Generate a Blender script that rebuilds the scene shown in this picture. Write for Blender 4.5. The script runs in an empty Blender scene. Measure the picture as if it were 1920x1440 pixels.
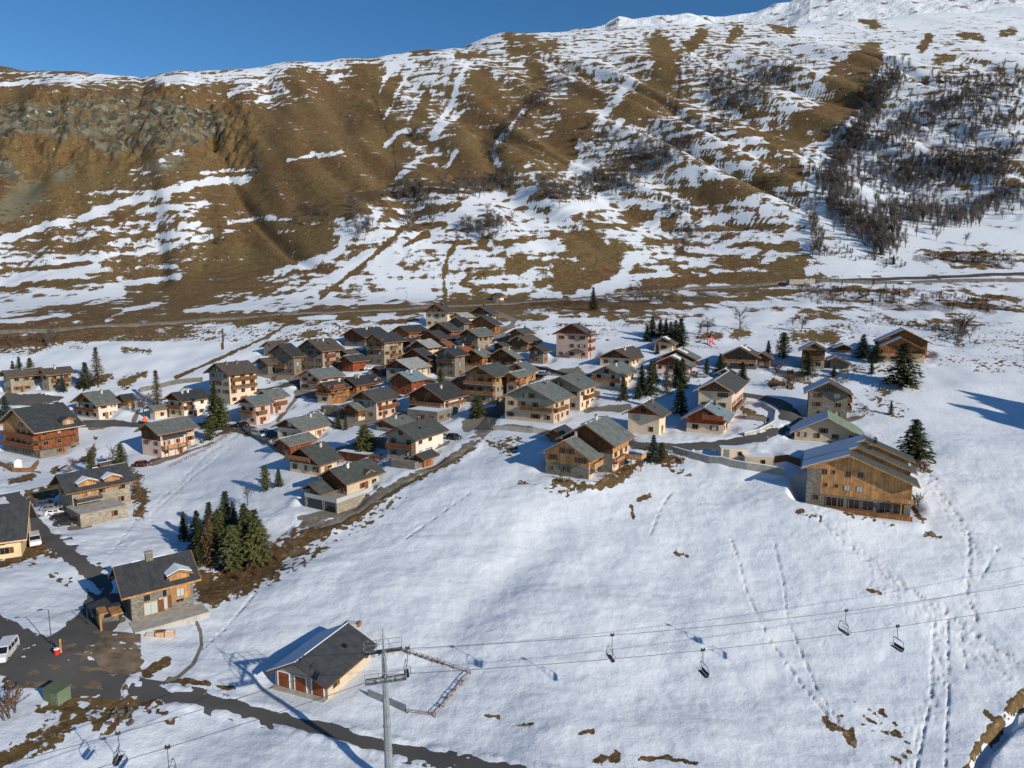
import bpy, math, random
import numpy as np
from mathutils import Vector
R = math.radians
SC = bpy.context.scene
COL = SC.collection
# ------------------------------------------------------------------ camera
PITCH = R(7.5); F = 1280.0; CP, SP = math.cos(PITCH), math.sin(PITCH)
cd = bpy.data.cameras.new('camera'); cam = bpy.data.objects.new('camera', cd); COL.objects.link(cam)
cd.sensor_width = 36; cd.lens = 36*F/1920; cd.clip_start = 1; cd.clip_end = 20000
cam.location = (0, 0, 0); cam.rotation_euler = (R(90)-PITCH, 0, 0)
SC.camera = cam
# ------------------------------------------------------------------ light
SUN_EL = R(22.3); SUN_DIR = Vector((.755, -.656, 0)).normalized()
sv = Vector((SUN_DIR.x*math.cos(SUN_EL), SUN_DIR.y*math.cos(SUN_EL), math.sin(SUN_EL)))
sl = bpy.data.lights.new('sun', 'SUN'); sl.energy = 4.7; sl.angle = R(.5); sl.color = (1.0, .915, .79)
so = bpy.data.objects.new('sun', sl); COL.objects.link(so)
so.rotation_euler = sv.to_track_quat('Z', 'Y').to_euler()
w = bpy.data.worlds.new('World'); SC.world = w; w.use_nodes = True
nt = w.node_tree; nt.nodes.clear()
wo = nt.nodes.new('ShaderNodeOutputWorld'); bg = nt.nodes.new('ShaderNodeBackground')
sky = nt.nodes.new('ShaderNodeTexSky'); sky.sky_type = 'NISHITA'; sky.sun_disc = False
sky.sun_elevation = SUN_EL; sky.sun_rotation = math.atan2(SUN_DIR.x, SUN_DIR.y)
sky.altitude = 2000; sky.air_density = 1.0; sky.dust_density = .1; sky.ozone_density = 2.6
hs = nt.nodes.new('ShaderNodeHueSaturation'); hs.inputs['Saturation'].default_value = 1.24; hs.inputs['Value'].default_value = 1.0
nt.links.new(sky.outputs[0], hs.inputs['Color']); nt.links.new(hs.outputs[0], bg.inputs[0])
bg.inputs[1].default_value = .112
nt.links.new(bg.outputs[0], wo.inputs[0])
SC.view_settings.view_transform = 'Standard'; SC.view_settings.look = 'None'
SC.view_settings.exposure = 0.0; SC.view_settings.gamma = 1.0

# ------------------------------------------------------------------ helpers
def tag(o, label=None, cat=None, group=None, kind=None):
    if label: o['label'] = label
    if cat: o['category'] = cat
    if group: o['group'] = group
    if kind: o['kind'] = kind
    return o
def empty(name, loc, rz=0):
    o = bpy.data.objects.new(name, None); COL.objects.link(o); o.location = loc; o.rotation_euler = (0, 0, rz)
    o.empty_display_size = .5
    return o
def link(name, me, parent=None, loc=None, rz=None):
    o = bpy.data.objects.new(name, me); COL.objects.link(o)
    if parent: o.parent = parent
    if loc is not None: o.location = loc
    if rz is not None: o.rotation_euler = (0, 0, rz)
    return o
class MB:
    def __init__(s): s.v = []; s.f = []; s.m = []; s.mats = []
    def mi(s, mat):
        if mat not in s.mats: s.mats.append(mat)
        return s.mats.index(mat)
    def face(s, pts, mat):
        n = len(s.v); s.v += [tuple(p) for p in pts]; s.f.append(tuple(range(n, n+len(pts)))); s.m.append(s.mi(mat))
    def box(s, a, b, mat):
        x0, y0, z0 = a; x1, y1, z1 = b
        s.hexa([(x0,y0,z0),(x1,y0,z0),(x1,y1,z0),(x0,y1,z0)], [(x0,y0,z1),(x1,y0,z1),(x1,y1,z1),(x0,y1,z1)], mat)
    def hexa(s, lo, hi, mat):
        n = len(s.v); k = len(lo); s.v += [tuple(p) for p in lo]+[tuple(p) for p in hi]; m = s.mi(mat)
        s.f.append(tuple(range(n+k-1, n-1, -1))); s.f.append(tuple(range(n+k, n+2*k))); s.m += [m, m]
        for i in range(k):
            j = (i+1) % k; s.f.append((n+i, n+j, n+k+j, n+k+i)); s.m.append(m)
    def tube(s, p, q, r0, r1, mat, n=6):
        p = Vector(p); q = Vector(q); d = (q-p)
        if d.length < 1e-6: return
        d.normalize(); a = Vector((0, 0, 1)) if abs(d.z) < .9 else Vector((1, 0, 0))
        u = d.cross(a).normalized(); w_ = d.cross(u)
        k = len(s.v)
        for c, r in ((p, r0), (q, r1)):
            for i in range(n):
                t = 2*math.pi*i/n; s.v.append(tuple(c+u*(r*math.cos(t))+w_*(r*math.sin(t))))
        m = s.mi(mat)
        for i in range(n):
            j = (i+1) % n; s.f.append((k+i, k+j, k+n+j, k+n+i)); s.m.append(m)
        if r0 > .04: s.f.append(tuple(range(k+n-1, k-1, -1))); s.f.append(tuple(range(k+n, k+2*n))); s.m += [m, m]
    def mesh(s, name):
        me = bpy.data.meshes.new(name); me.from_pydata(s.v, [], s.f)
        for m in s.mats: me.materials.append(m)
        me.polygons.foreach_set('material_index', s.m); me.update()
        return me
    def build(s, name, parent=None, loc=None, rz=None): return link(name, s.mesh(name), parent, loc, rz)

# ------------------------------------------------------------------ materials
def newmat(name):
    m = bpy.data.materials.new(name); m.use_nodes = True; n = m.node_tree; b = n.nodes['Principled BSDF']
    return m, n, b
def nd(n, t, **k):
    x = n.nodes.new(t)
    for a, v in k.items(): setattr(x, a, v)
    return x
def ramp(n, src, stops):
    r = nd(n, 'ShaderNodeValToRGB'); e = r.color_ramp.elements
    while len(e) < len(stops): e.new(.5)
    for i, (p, c) in enumerate(stops): e[i].position = p; e[i].color = (*c, 1) if len(c) == 3 else c
    n.links.new(src, r.inputs[0]); return r.outputs[0]
def mixc(n, fac, a, b, mode='MIX'):
    m = nd(n, 'ShaderNodeMix', data_type='RGBA', blend_type=mode)
    for i, s in ((0, fac), (6, a), (7, b)):
        if isinstance(s, (int, float)): m.inputs[i].default_value = s
        elif isinstance(s, tuple): m.inputs[i].default_value = (*s, 1)
        else: n.links.new(s, m.inputs[i])
    return m.outputs[2]
def noise(n, scale, detail=4, rough=.55, vec=None, stretch=None):
    t = nd(n, 'ShaderNodeTexNoise'); t.inputs['Scale'].default_value = scale; t.inputs['Detail'].default_value = detail
    t.inputs['Roughness'].default_value = rough
    if vec is None:
        c = nd(n, 'ShaderNodeTexCoord'); vec = c.outputs['Object']
    if stretch:
        mp = nd(n, 'ShaderNodeMapping'); mp.inputs['Scale'].default_value = stretch; n.links.new(vec, mp.inputs['Vector']); vec = mp.outputs[0]
    n.links.new(vec, t.inputs['Vector']); return t.outputs['Fac']
def math_(n, op, a, b=None, clamp=False):
    m = nd(n, 'ShaderNodeMath', operation=op); m.use_clamp = clamp
    for i, s in enumerate((a, b)):
        if s is None: continue
        if isinstance(s, (int, float)): m.inputs[i].default_value = s
        else: n.links.new(s, m.inputs[i])
    return m.outputs[0]
def smooth(n, x, a, b):
    m = nd(n, 'ShaderNodeMapRange', interpolation_type='SMOOTHSTEP'); n.links.new(x, m.inputs[0])
    m.inputs[1].default_value = a; m.inputs[2].default_value = b; return m.outputs[0]
def bump(n, b, h, strength, dist):
    k = nd(n, 'ShaderNodeBump'); k.inputs['Strength'].default_value = strength; k.inputs['Distance'].default_value = dist
    n.links.new(h, k.inputs['Height']); n.links.new(k.outputs[0], b.inputs['Normal'])
def varmat(name, c, var=.25, scale=1.5, rough=.85, bmp=0, stretch=None, perobj=.2):
    m, n, b = newmat(name)
    lo = tuple(x*(1-var) for x in c); hi = tuple(min(1, x*(1+var)) for x in c)
    col = mixc(n, smooth(n, noise(n, scale, 5, .6, stretch=stretch), .3, .7), lo, hi)
    if perobj:
        oi = nd(n, 'ShaderNodeObjectInfo')
        f = math_(n, 'MULTIPLY_ADD', oi.outputs['Random'], perobj*2); n.nodes[-1].inputs[2].default_value = 1-perobj
        vm = nd(n, 'ShaderNodeVectorMath', operation='SCALE'); n.links.new(col, vm.inputs[0]); n.links.new(f, vm.inputs['Scale']); col = vm.outputs[0]
    n.links.new(col, b.inputs['Base Color']); b.inputs['Roughness'].default_value = rough
    b.inputs['Specular IOR Level'].default_value = .25
    if bmp: bump(n, b, noise(n, scale*4, 4), .6, bmp)
    return m
def wood(name, c, var=.3):
    m, n, b = newmat(name)
    tc = nd(n, 'ShaderNodeTexCoord'); ge = nd(n, 'ShaderNodeSeparateXYZ'); n.links.new(tc.outputs['Object'], ge.inputs[0])
    s = math_(n, 'ADD', ge.outputs[0], ge.outputs[1])
    fr = math_(n, 'FRACT', math_(n, 'MULTIPLY', s, 4.5)); fl = math_(n, 'FLOOR', math_(n, 'MULTIPLY', s, 4.5))
    wn = nd(n, 'ShaderNodeTexWhiteNoise', noise_dimensions='1D'); n.links.new(fl, wn.inputs['W'])
    lo = tuple(x*(1-var) for x in c); hi = tuple(min(1, x*(1+var)) for x in c)
    col = mixc(n, wn.outputs[0], lo, hi)
    col = mixc(n, smooth(n, noise(n, .7, 3), .35, .7), col, tuple(x*.6 for x in c))
    g = smooth(n, fr, 0, .08); col = mixc(n, g, tuple(x*.3 for x in c), col)
    n.links.new(col, b.inputs['Base Color']); b.inputs['Roughness'].default_value = .75
    b.inputs['Specular IOR Level'].default_value = .25
    return m
def stonem(name, c):
    m, n, b = newmat(name)
    v = nd(n, 'ShaderNodeTexVoronoi'); v.inputs['Scale'].default_value = 2.3
    tc = nd(n, 'ShaderNodeTexCoord'); mp = nd(n, 'ShaderNodeMapping'); mp.inputs['Scale'].default_value = (1, 1, 1.9)
    n.links.new(tc.outputs['Object'], mp.inputs[0]); n.links.new(mp.outputs[0], v.inputs['Vector'])
    sp = nd(n, 'ShaderNodeSeparateColor'); n.links.new(v.outputs['Color'], sp.inputs[0])
    col = mixc(n, sp.outputs[0], tuple(x*.55 for x in c), tuple(min(1, x*1.35) for x in c))
    col = mixc(n, smooth(n, noise(n, .5, 3), .3, .75), col, tuple(x*.75 for x in c), 'MIX')
    n.links.new(col, b.inputs['Base Color']); b.inputs['Roughness'].default_value = .95
    b.inputs['Specular IOR Level'].default_value = .2
    bump(n, b, v.outputs['Distance'], .5, .08)
    return m
def roofm(name, c, rough=.7, metal=False):
    m, n, b = newmat(name)
    tc = nd(n, 'ShaderNodeTexCoord'); ge = nd(n, 'ShaderNodeSeparateXYZ'); n.links.new(tc.outputs['Object'], ge.inputs[0])
    fr = math_(n, 'FRACT', math_(n, 'MULTIPLY', ge.outputs[1], 1.7 if metal else .9))
    s = smooth(n, fr, 0, .1)
    col = mixc(n, smooth(n, noise(n, .8, 5, .65), .3, .7), tuple(x*.72 for x in c), tuple(min(1, x*1.22) for x in c))
    col = mixc(n, smooth(n, noise(n, 2.5, 3, .6, stretch=(.3, 3, 1)), .5, .8), col, tuple(x*.8 for x in c))
    col = mixc(n, s, mixc(n, .35, col, (0, 0, 0)), col)
    oi = nd(n, 'ShaderNodeObjectInfo'); f = math_(n, 'MULTIPLY_ADD', oi.outputs['Random'], .3); n.nodes[-1].inputs[2].default_value = .85
    vm = nd(n, 'ShaderNodeVectorMath', operation='SCALE'); n.links.new(col, vm.inputs[0]); n.links.new(f, vm.inputs['Scale'])
    n.links.new(vm.outputs[0], b.inputs['Base Color']); b.inputs['Roughness'].default_value = rough
    b.inputs['Specular IOR Level'].default_value = .3
    bump(n, b, s, .4, .05)
    return m
def snowmat(name):
    m, n, b = newmat(name)
    col = mixc(n, noise(n, .6, 5), (.65, .69, .74), (.78, .81, .85)); n.links.new(col, b.inputs['Base Color'])
    b.inputs['Roughness'].default_value = .6; b.inputs['Specular IOR Level'].default_value = .2
    bump(n, b, noise(n, 2.5, 4), .5, .12); return m
M = {
 'stone': stonem('stone wall', (.21, .19, .155)), 'stoned': stonem('dark stone wall', (.16, .15, .13)),
 'stonel': stonem('pale stone wall', (.33, .285, .215)),
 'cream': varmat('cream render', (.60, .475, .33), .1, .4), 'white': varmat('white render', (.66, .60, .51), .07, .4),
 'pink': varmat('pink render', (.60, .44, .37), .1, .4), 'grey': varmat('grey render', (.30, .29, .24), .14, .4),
 'yellow': varmat('yellow render', (.62, .50, .29), .08, .4),
 'wood': wood('honey larch boards', (.50, .255, .10)), 'woodo': wood('orange wood boards', (.36, .145, .05)),
 'woodd': wood('dark wood boards', (.13, .05, .022)), 'woodr': wood('red brown wood boards', (.28, .065, .024)),
 'woodm': wood('brown wood boards', (.20, .085, .036)), 'trim': varmat('roof trim wood', (.24, .12, .06), .3, 3),
 'trimd': varmat('dark roof trim', (.10, .055, .035), .3, 3), 'triml': varmat('pale roof trim', (.55, .34, .2), .2, 3),
 'rdk': roofm('dark slate roof', (.046, .049, .052)), 'rbl': roofm('blue metal roof', (.17, .24, .27), .5, True),
 'rgg': roofm('green grey roof', (.13, .145, .135)), 'rgd': roofm('dark green grey roof', (.066, .073, .067)),
 'rlt': roofm('light grey roof', (.28, .29, .28), .6, True), 'rbr': roofm('brown stone roof', (.085, .07, .058)),
 'rrd': roofm('rust red roof', (.28, .10, .055)), 'rgn': roofm('pale green roof', (.17, .22, .16)),
 'snow': snowmat('snow'), 'shut': varmat('brown shutter', (.16, .055, .025), .25, 4),
 'frame': varmat('window frame', (.32, .20, .11), .2, 4), 'framew': varmat('white frame', (.7, .68, .64), .1, 4),
 'conc': varmat('concrete', (.33, .31, .27), .18, .8), 'metal': varmat('galvanised steel', (.20, .22, .23), .2, 1.5, .45),
 'dmetal': varmat('dark metal', (.04, .04, .045), .3, 2, .5), 'garage': wood('red brown garage door', (.30, .08, .03)),
 'asph': varmat('asphalt', (.058, .055, .052), .3, .35, .9, .02), 'dirt': varmat('dirt', (.14, .105, .07), .4, .5, .95, .05),
 'green': varmat('green painted metal', (.13, .17, .10), .1, 1), 'bark': varmat('bark', (.10, .07, .05), .3, 2),
 'red': varmat('red paint', (.6, .03, .02), .1, 2), 'orange': varmat('orange fabric', (.75, .13, .03), .1, 2),
 'gravel': varmat('gravel yard', (.20, .175, .14), .4, .6, .95, .05),
}
gm, gn, gb = newmat('window glass'); gb.inputs['Base Color'].default_value = (.012, .014, .018, 1); gb.inputs['Roughness'].default_value = .12; M['glass'] = gm
gm2, gn2, gb2 = newmat('curtained window'); gb2.inputs['Base Color'].default_value = (.42, .44, .42, 1); gb2.inputs['Roughness'].default_value = .2; M['curtain'] = gm2

# ------------------------------------------------------------------ terrain heights
RNG = np.random.RandomState(7)
_G = RNG.rand(256, 2)*2-1; _G /= np.linalg.norm(_G, axis=1)[:, None]; _P = RNG.permutation(256)
def perlin(x, y):
    xi = np.floor(x).astype(int); yi = np.floor(y).astype(int); xf = x-xi; yf = y-yi
    u = xf*xf*xf*(xf*(xf*6-15)+10); v = yf*yf*yf*(yf*(yf*6-15)+10)
    def g(i, j):
        h = _P[(_P[(xi+i) & 255]+yi+j) & 255]; return _G[h, 0]*(xf-i)+_G[h, 1]*(yf-j)
    return (g(0,0)*(1-u)+g(1,0)*u)*(1-v)+(g(0,1)*(1-u)+g(1,1)*u)*v
def fbm(x, y, o=4, r=.5):
    s = 0; a = 1
    for k in range(o): s = s+a*perlin(x*2**k+17.3*k, y*2**k+5.1*k); a *= r
    return s
def sstep(a, b, x):
    t = np.clip((x-a)/(b-a), 0, 1); return t*t*(3-2*t)
UP = [(500,0),(400,0),(300,0),(200,0)]
PROF = {
 0: [(1440,78),(1222,98),(1100,120),(1010,140),(980,150),(860,205),(800,228),(735,250),(700,268),(650,295),(620,315),(600,335),(580,375),(560,420),(500,480),(400,550),(300,630),(200,740),(118,860)],
 320: [(1440,79),(1290,96),(1160,112),(1060,132),(1000,148),(940,165),(860,200),(800,222),(750,240),(700,262),(650,290),(600,330),(580,365),(560,410),(500,470),(400,540),(300,620),(200,730),(137,830)],
 640: [(1440,80),(1290,96),(1160,111.5),(1060,128),(960,148),(930,155),(860,178),(800,203),(757,225),(700,252),(670,268),(640,284),(612,300),(590,325),(570,365),(560,395),(500,435),(400,500),(300,580),(200,690),(103,840)],
 960: [(1440,82),(1290,97),(1160,111.5),(1060,127),(960,143),(905,152),(860,165),(800,190),(757,215),(720,236),(700,247),(670,263),(640,277),(612,292),(590,310),(570,350),(560,390),(500,420),(400,480),(300,560),(200,670),(100,830),(57,930)],
 1280: [(1440,84),(1290,99),(1160,114),(1060,129),(960,143),(920,149),(860,162),(840,168),(790,188),(750,205),(700,228),(670,245),(640,264),(612,285),(585,310),(560,350),(540,385),(500,415),(400,475),(300,550),(200,655),(100,810),(42,930)],
 1600: [(1440,86),(1290,100),(1160,115),(1060,126),(968,138),(900,150),(860,160),(780,188),(700,222),(660,245),(640,260),(600,295),(560,335),(530,365),(500,385),(400,445),(300,525),(200,640),(100,800),(30,980)],
 1920: [(1440,88),(1290,101),(1160,115),(1060,127),(968,139),(900,151),(860,160),(780,190),(700,220),(660,240),(600,290),(560,325),(522,350),(500,365),(400,430),(300,515),(200,630),(100,790),(0,1000)],
}
YG = np.arange(0, 2600, 1.0)
_cols = []
for xk in (-500, 0, 320, 640, 960, 1280, 1600, 1920, 2400):
    pr = PROF[min(max(xk, 0), 1920)]
    ys, zs = [], []
    for y, t in pr:
        v = (y-720)/F; ys.append((CP-v*SP)*t); zs.append((-SP-v*CP)*t)
    sl_ = (zs[-1]-zs[-2])/(ys[-1]-ys[-2])
    ys = [0, 35, 58]+ys+[ys[-1]+40, ys[-1]+140, ys[-1]+400, 2600]
    zs = [zs[0]-2, zs[0]-2.2, zs[0]-.9]+zs+[zs[-1]+5, zs[-1]-12, zs[-1]-60, zs[-1]-200]
    z = np.interp(YG, ys, zs)
    out = z.copy(); pad = np.pad(z, 24, mode='edge')
    for wd, lo_, hi_ in ((4, 0, 380), (9, 380, 480), (16, 480, 5000)):
        k = np.exp(-np.arange(-24, 25)**2/(2.*wd*wd)); k /= k.sum()
        s_ = np.convolve(pad, k, 'valid'); mm = (YG >= lo_) & (YG < hi_); out[mm] = s_[mm]
    u = (xk-960)/F; _cols.append((u, out))
AG = np.linspace(-1.2, 1.2, 241)
_us = np.array([c[0] for c in _cols]); _tab = np.zeros((len(AG), len(YG)))
for i, a in enumerate(AG):
    aa = np.clip(a*CP, _us[0], _us[-1]-1e-6); j = np.searchsorted(_us, aa, 'right')-1
    f = (aa-_us[j])/(_us[j+1]-_us[j]); f = f*f*(3-2*f)*.5+f*.5
    _tab[i] = _cols[j][1]*(1-f)+_cols[j+1][1]*f
def Hbase(X, Y):
    X = np.asarray(X, float); Y = np.asarray(Y, float)
    a = np.clip(X/np.maximum(Y, 60), AG[0], AG[-1]); fi = (a-AG[0])/(AG[1]-AG[0]); i = np.clip(fi.astype(int), 0, len(AG)-2); fa = fi-i
    yy = np.clip(Y, 0, YG[-1]-1.001); j = yy.astype(int); fy = yy-j
    return (_tab[i, j]*(1-fy)+_tab[i, j+1]*fy)*(1-fa)+(_tab[i+1, j]*(1-fy)+_tab[i+1, j+1]*fy)*fa
PADS = []   # levelled house plots: (x, y, phi, W, depth, z)
def H(X, Y):
    X = np.asarray(X, float); Y = np.asarray(Y, float)
    z = Hnat(X, Y)
    if PADS:
        shp = z.shape; Xf = X.ravel(); Yf = Y.ravel(); z = z.ravel().copy()
        for bx, by, c, s, W_, dp, zz in PADS:
            k = np.nonzero((np.abs(Xf-bx) < W_+dp+8) & (np.abs(Yf-by) < W_+dp+8))[0] if Xf.size > 1 else (np.array([0]) if abs(Xf[0]-bx) < 34 and abs(Yf[0]-by) < 34 else [])
            if len(k) == 0: continue
            dx = Xf[k]-bx; dy = Yf[k]-by; lx = dx*c+dy*s; ly = -dx*s+dy*c
            d = np.hypot(np.maximum(np.maximum(-W_-lx, lx), 0), np.maximum(np.maximum(-.6-ly, ly-dp), 0))
            f = 1-sstep(.8, 4.2, d); z[k] = z[k]*(1-f)+zz*f
        z = z.reshape(shp)
    return z
def Hnat(X, Y):
    z = Hbase(X, Y)
    r = np.hypot(X, Y)
    m = sstep(400, 520, Y)*(1-sstep(760, 900, Y)*.75)
    s = X+.55*(Y-600)
    rid = fbm(s/95+3.1, Y/420+.7, 3)
    z = z+m*(rid*30+fbm((s+fbm(X/80,Y/80,2)*40)/34, Y/110, 3)*1.6)
    # gullies cut down the face
    z = z-m*7*np.exp(-((fbm(s/150+9, Y/600, 2))/.05)**2)
    # terraces on the lower face
    tm = sstep(405, 440, Y)*(1-sstep(560, 640, Y))
    z = z+tm*.45*np.sin((Hbase(X, Y)+fbm(X/60, Y/60, 3)*14)*.9)*np.clip(.5+fbm(X/50, Y/50, 2)*2, 0, 1)
    # rock cliff on the left spur
    u = X/np.maximum(Y, 1)
    cm = sstep(600, 660, Y)*(1-sstep(760, 800, Y))*sstep(-.33, -.40, u)
    rn = fbm(X/26, (Y+X*.3)/40, 4, .62); z = z+cm*(np.abs(rn)*10-2+np.abs(fbm(X/6+.1*Y, Y/9, 3))*4+np.round(fbm(X/17+.35*Y/13, Y/14, 2)*4+fbm(X/5, Y/5, 2)*.5)*1.9)
    # unseen mound added beyond the right edge, shaped to cast shade on the piste
    z = z+(50+26*fbm(X/11, Y/11, 3))*np.exp(-((X-214)/42)**2-((Y-133)/20)**2)
    # gentle swells in the meadow
    nm = (1-sstep(150, 200, Y))*sstep(40, 70, Y)
    z = z+nm*(fbm(X/30, Y/22, 3)*1.4)
    z = z+nm*(fbm(X/3.1+.3*Y/3, Y/2.3, 3)*.17)
    z = z+sstep(150, 200, Y)*(1-sstep(330, 400, Y))*fbm(X/18, Y/18, 2)*.9
    # dip in the middle of the meadow and the stream cut at the lower right
    d = ((X+2)*.80-(Y-112)*-.35)  # soft hollow
    z = z-nm*.6*np.exp(-(((X+4)-(Y-112)*.55)/5.)**2)*sstep(88, 100, Y)*(1-sstep(128, 142, Y))
    return z
def proj(X, Y, Z):
    dep = Y*CP-Z*SP; dep = np.where(dep < 1, 1, dep)
    return 960+F*X/dep, 720-F*(Y*SP+Z*CP)/dep
_ts = np.concatenate([np.arange(50, 420, .4), np.arange(420, 1500, 1.5)])
def ground(px, py):
    u = (px-960)/F; v = (py-720)/F
    X = u*_ts; Y = (CP-v*SP)*_ts; Z = (-SP-v*CP)*_ts
    d = Z-H(X, Y); k = np.nonzero(d < 0)[0]
    k = k[0] if len(k) else len(_ts)-1
    if k == 0: t = _ts[0]
    else: t = _ts[k-1]+(_ts[k]-_ts[k-1])*d[k-1]/(d[k-1]-d[k]+1e-9)
    X, Y = u*t, (CP-v*SP)*t
    return Vector((X, Y, float(H(X, Y))))
def zat(X, Y, py):
    v = (py-720)/F; return Y*(v*CP+SP)/(v*SP-CP)
# ------------------------------------------------------------------ ground cover plan (snow fraction, tenths; columns every 80, rows every 40)
GRID = [
 [9]*24,
 [9]*11+[8,8,8,7,8,8,7,8,8,8,8,8,9],
 [3,2,9,9,9,8,8,8,8,9,8,6,7,7,6,5,5,6,7,7,7,8,7,8],
 [5,7,8,7,6,6,7,5,4,7,6,4,5,6,6,4,5,5,5,6,7,7,7,7],
 [1,1,1,1,1,3,5,3,1,5,4,2,2,5,3,2,5,6,5,4,6,6,6,7],
 [0,0,0,0,0,1,1,0,0,4,3,1,2,6,2,2,5,6,4,2,7,7,7,8],
 [0,0,0,0,0,0,0,0,0,4,2,0,1,4,3,5,6,6,4,2,7,8,7,8],
 [0,0,0,0,0,0,0,0,0,4,3,1,2,5,3,6,7,5,3,6,7,7,7,7],
 [0,0,2,3,3,1,0,1,1,3,2,1,4,3,5,7,6,3,3,8,8,8,8,8],
 [1,2,4,5,4,1,0,1,2,4,5,5,6,8,7,7,5,5,6,8,8,8,9,9],
 [2,3,4,5,5,2,2,3,6,6,7,6,9,5,5,6,6,7,8,8,9,9,9,9],
 [4,6,6,5,4,1,1,3,6,7,7,8,7,2,2,7,6,7,7,9,9,9,9,9],
 [7,6,6,4,1,1,1,4,7,7,8,5,6,3,4,6,7,5,5,9,9,8,7,7],
 [8,8,6,2,1,2,5,7,8,8,9,6,7,4,7,9,4,2,3,7,7,7,7,8],
 [7,4,2,3,5,8,8,7,6,8,7,2,2,4,4,4,5,7,7,7,7,7,7,8],
 [1,1,1,2,6,8,9,9,9,9,9,9,9,9,9,9,9,9,8,7,7,7,7,8],
 [8,9,9,9,9,9,9,9,9,9,9,9,9,9,9,9,9,9,9,7,7,6,7,8]]
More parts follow.
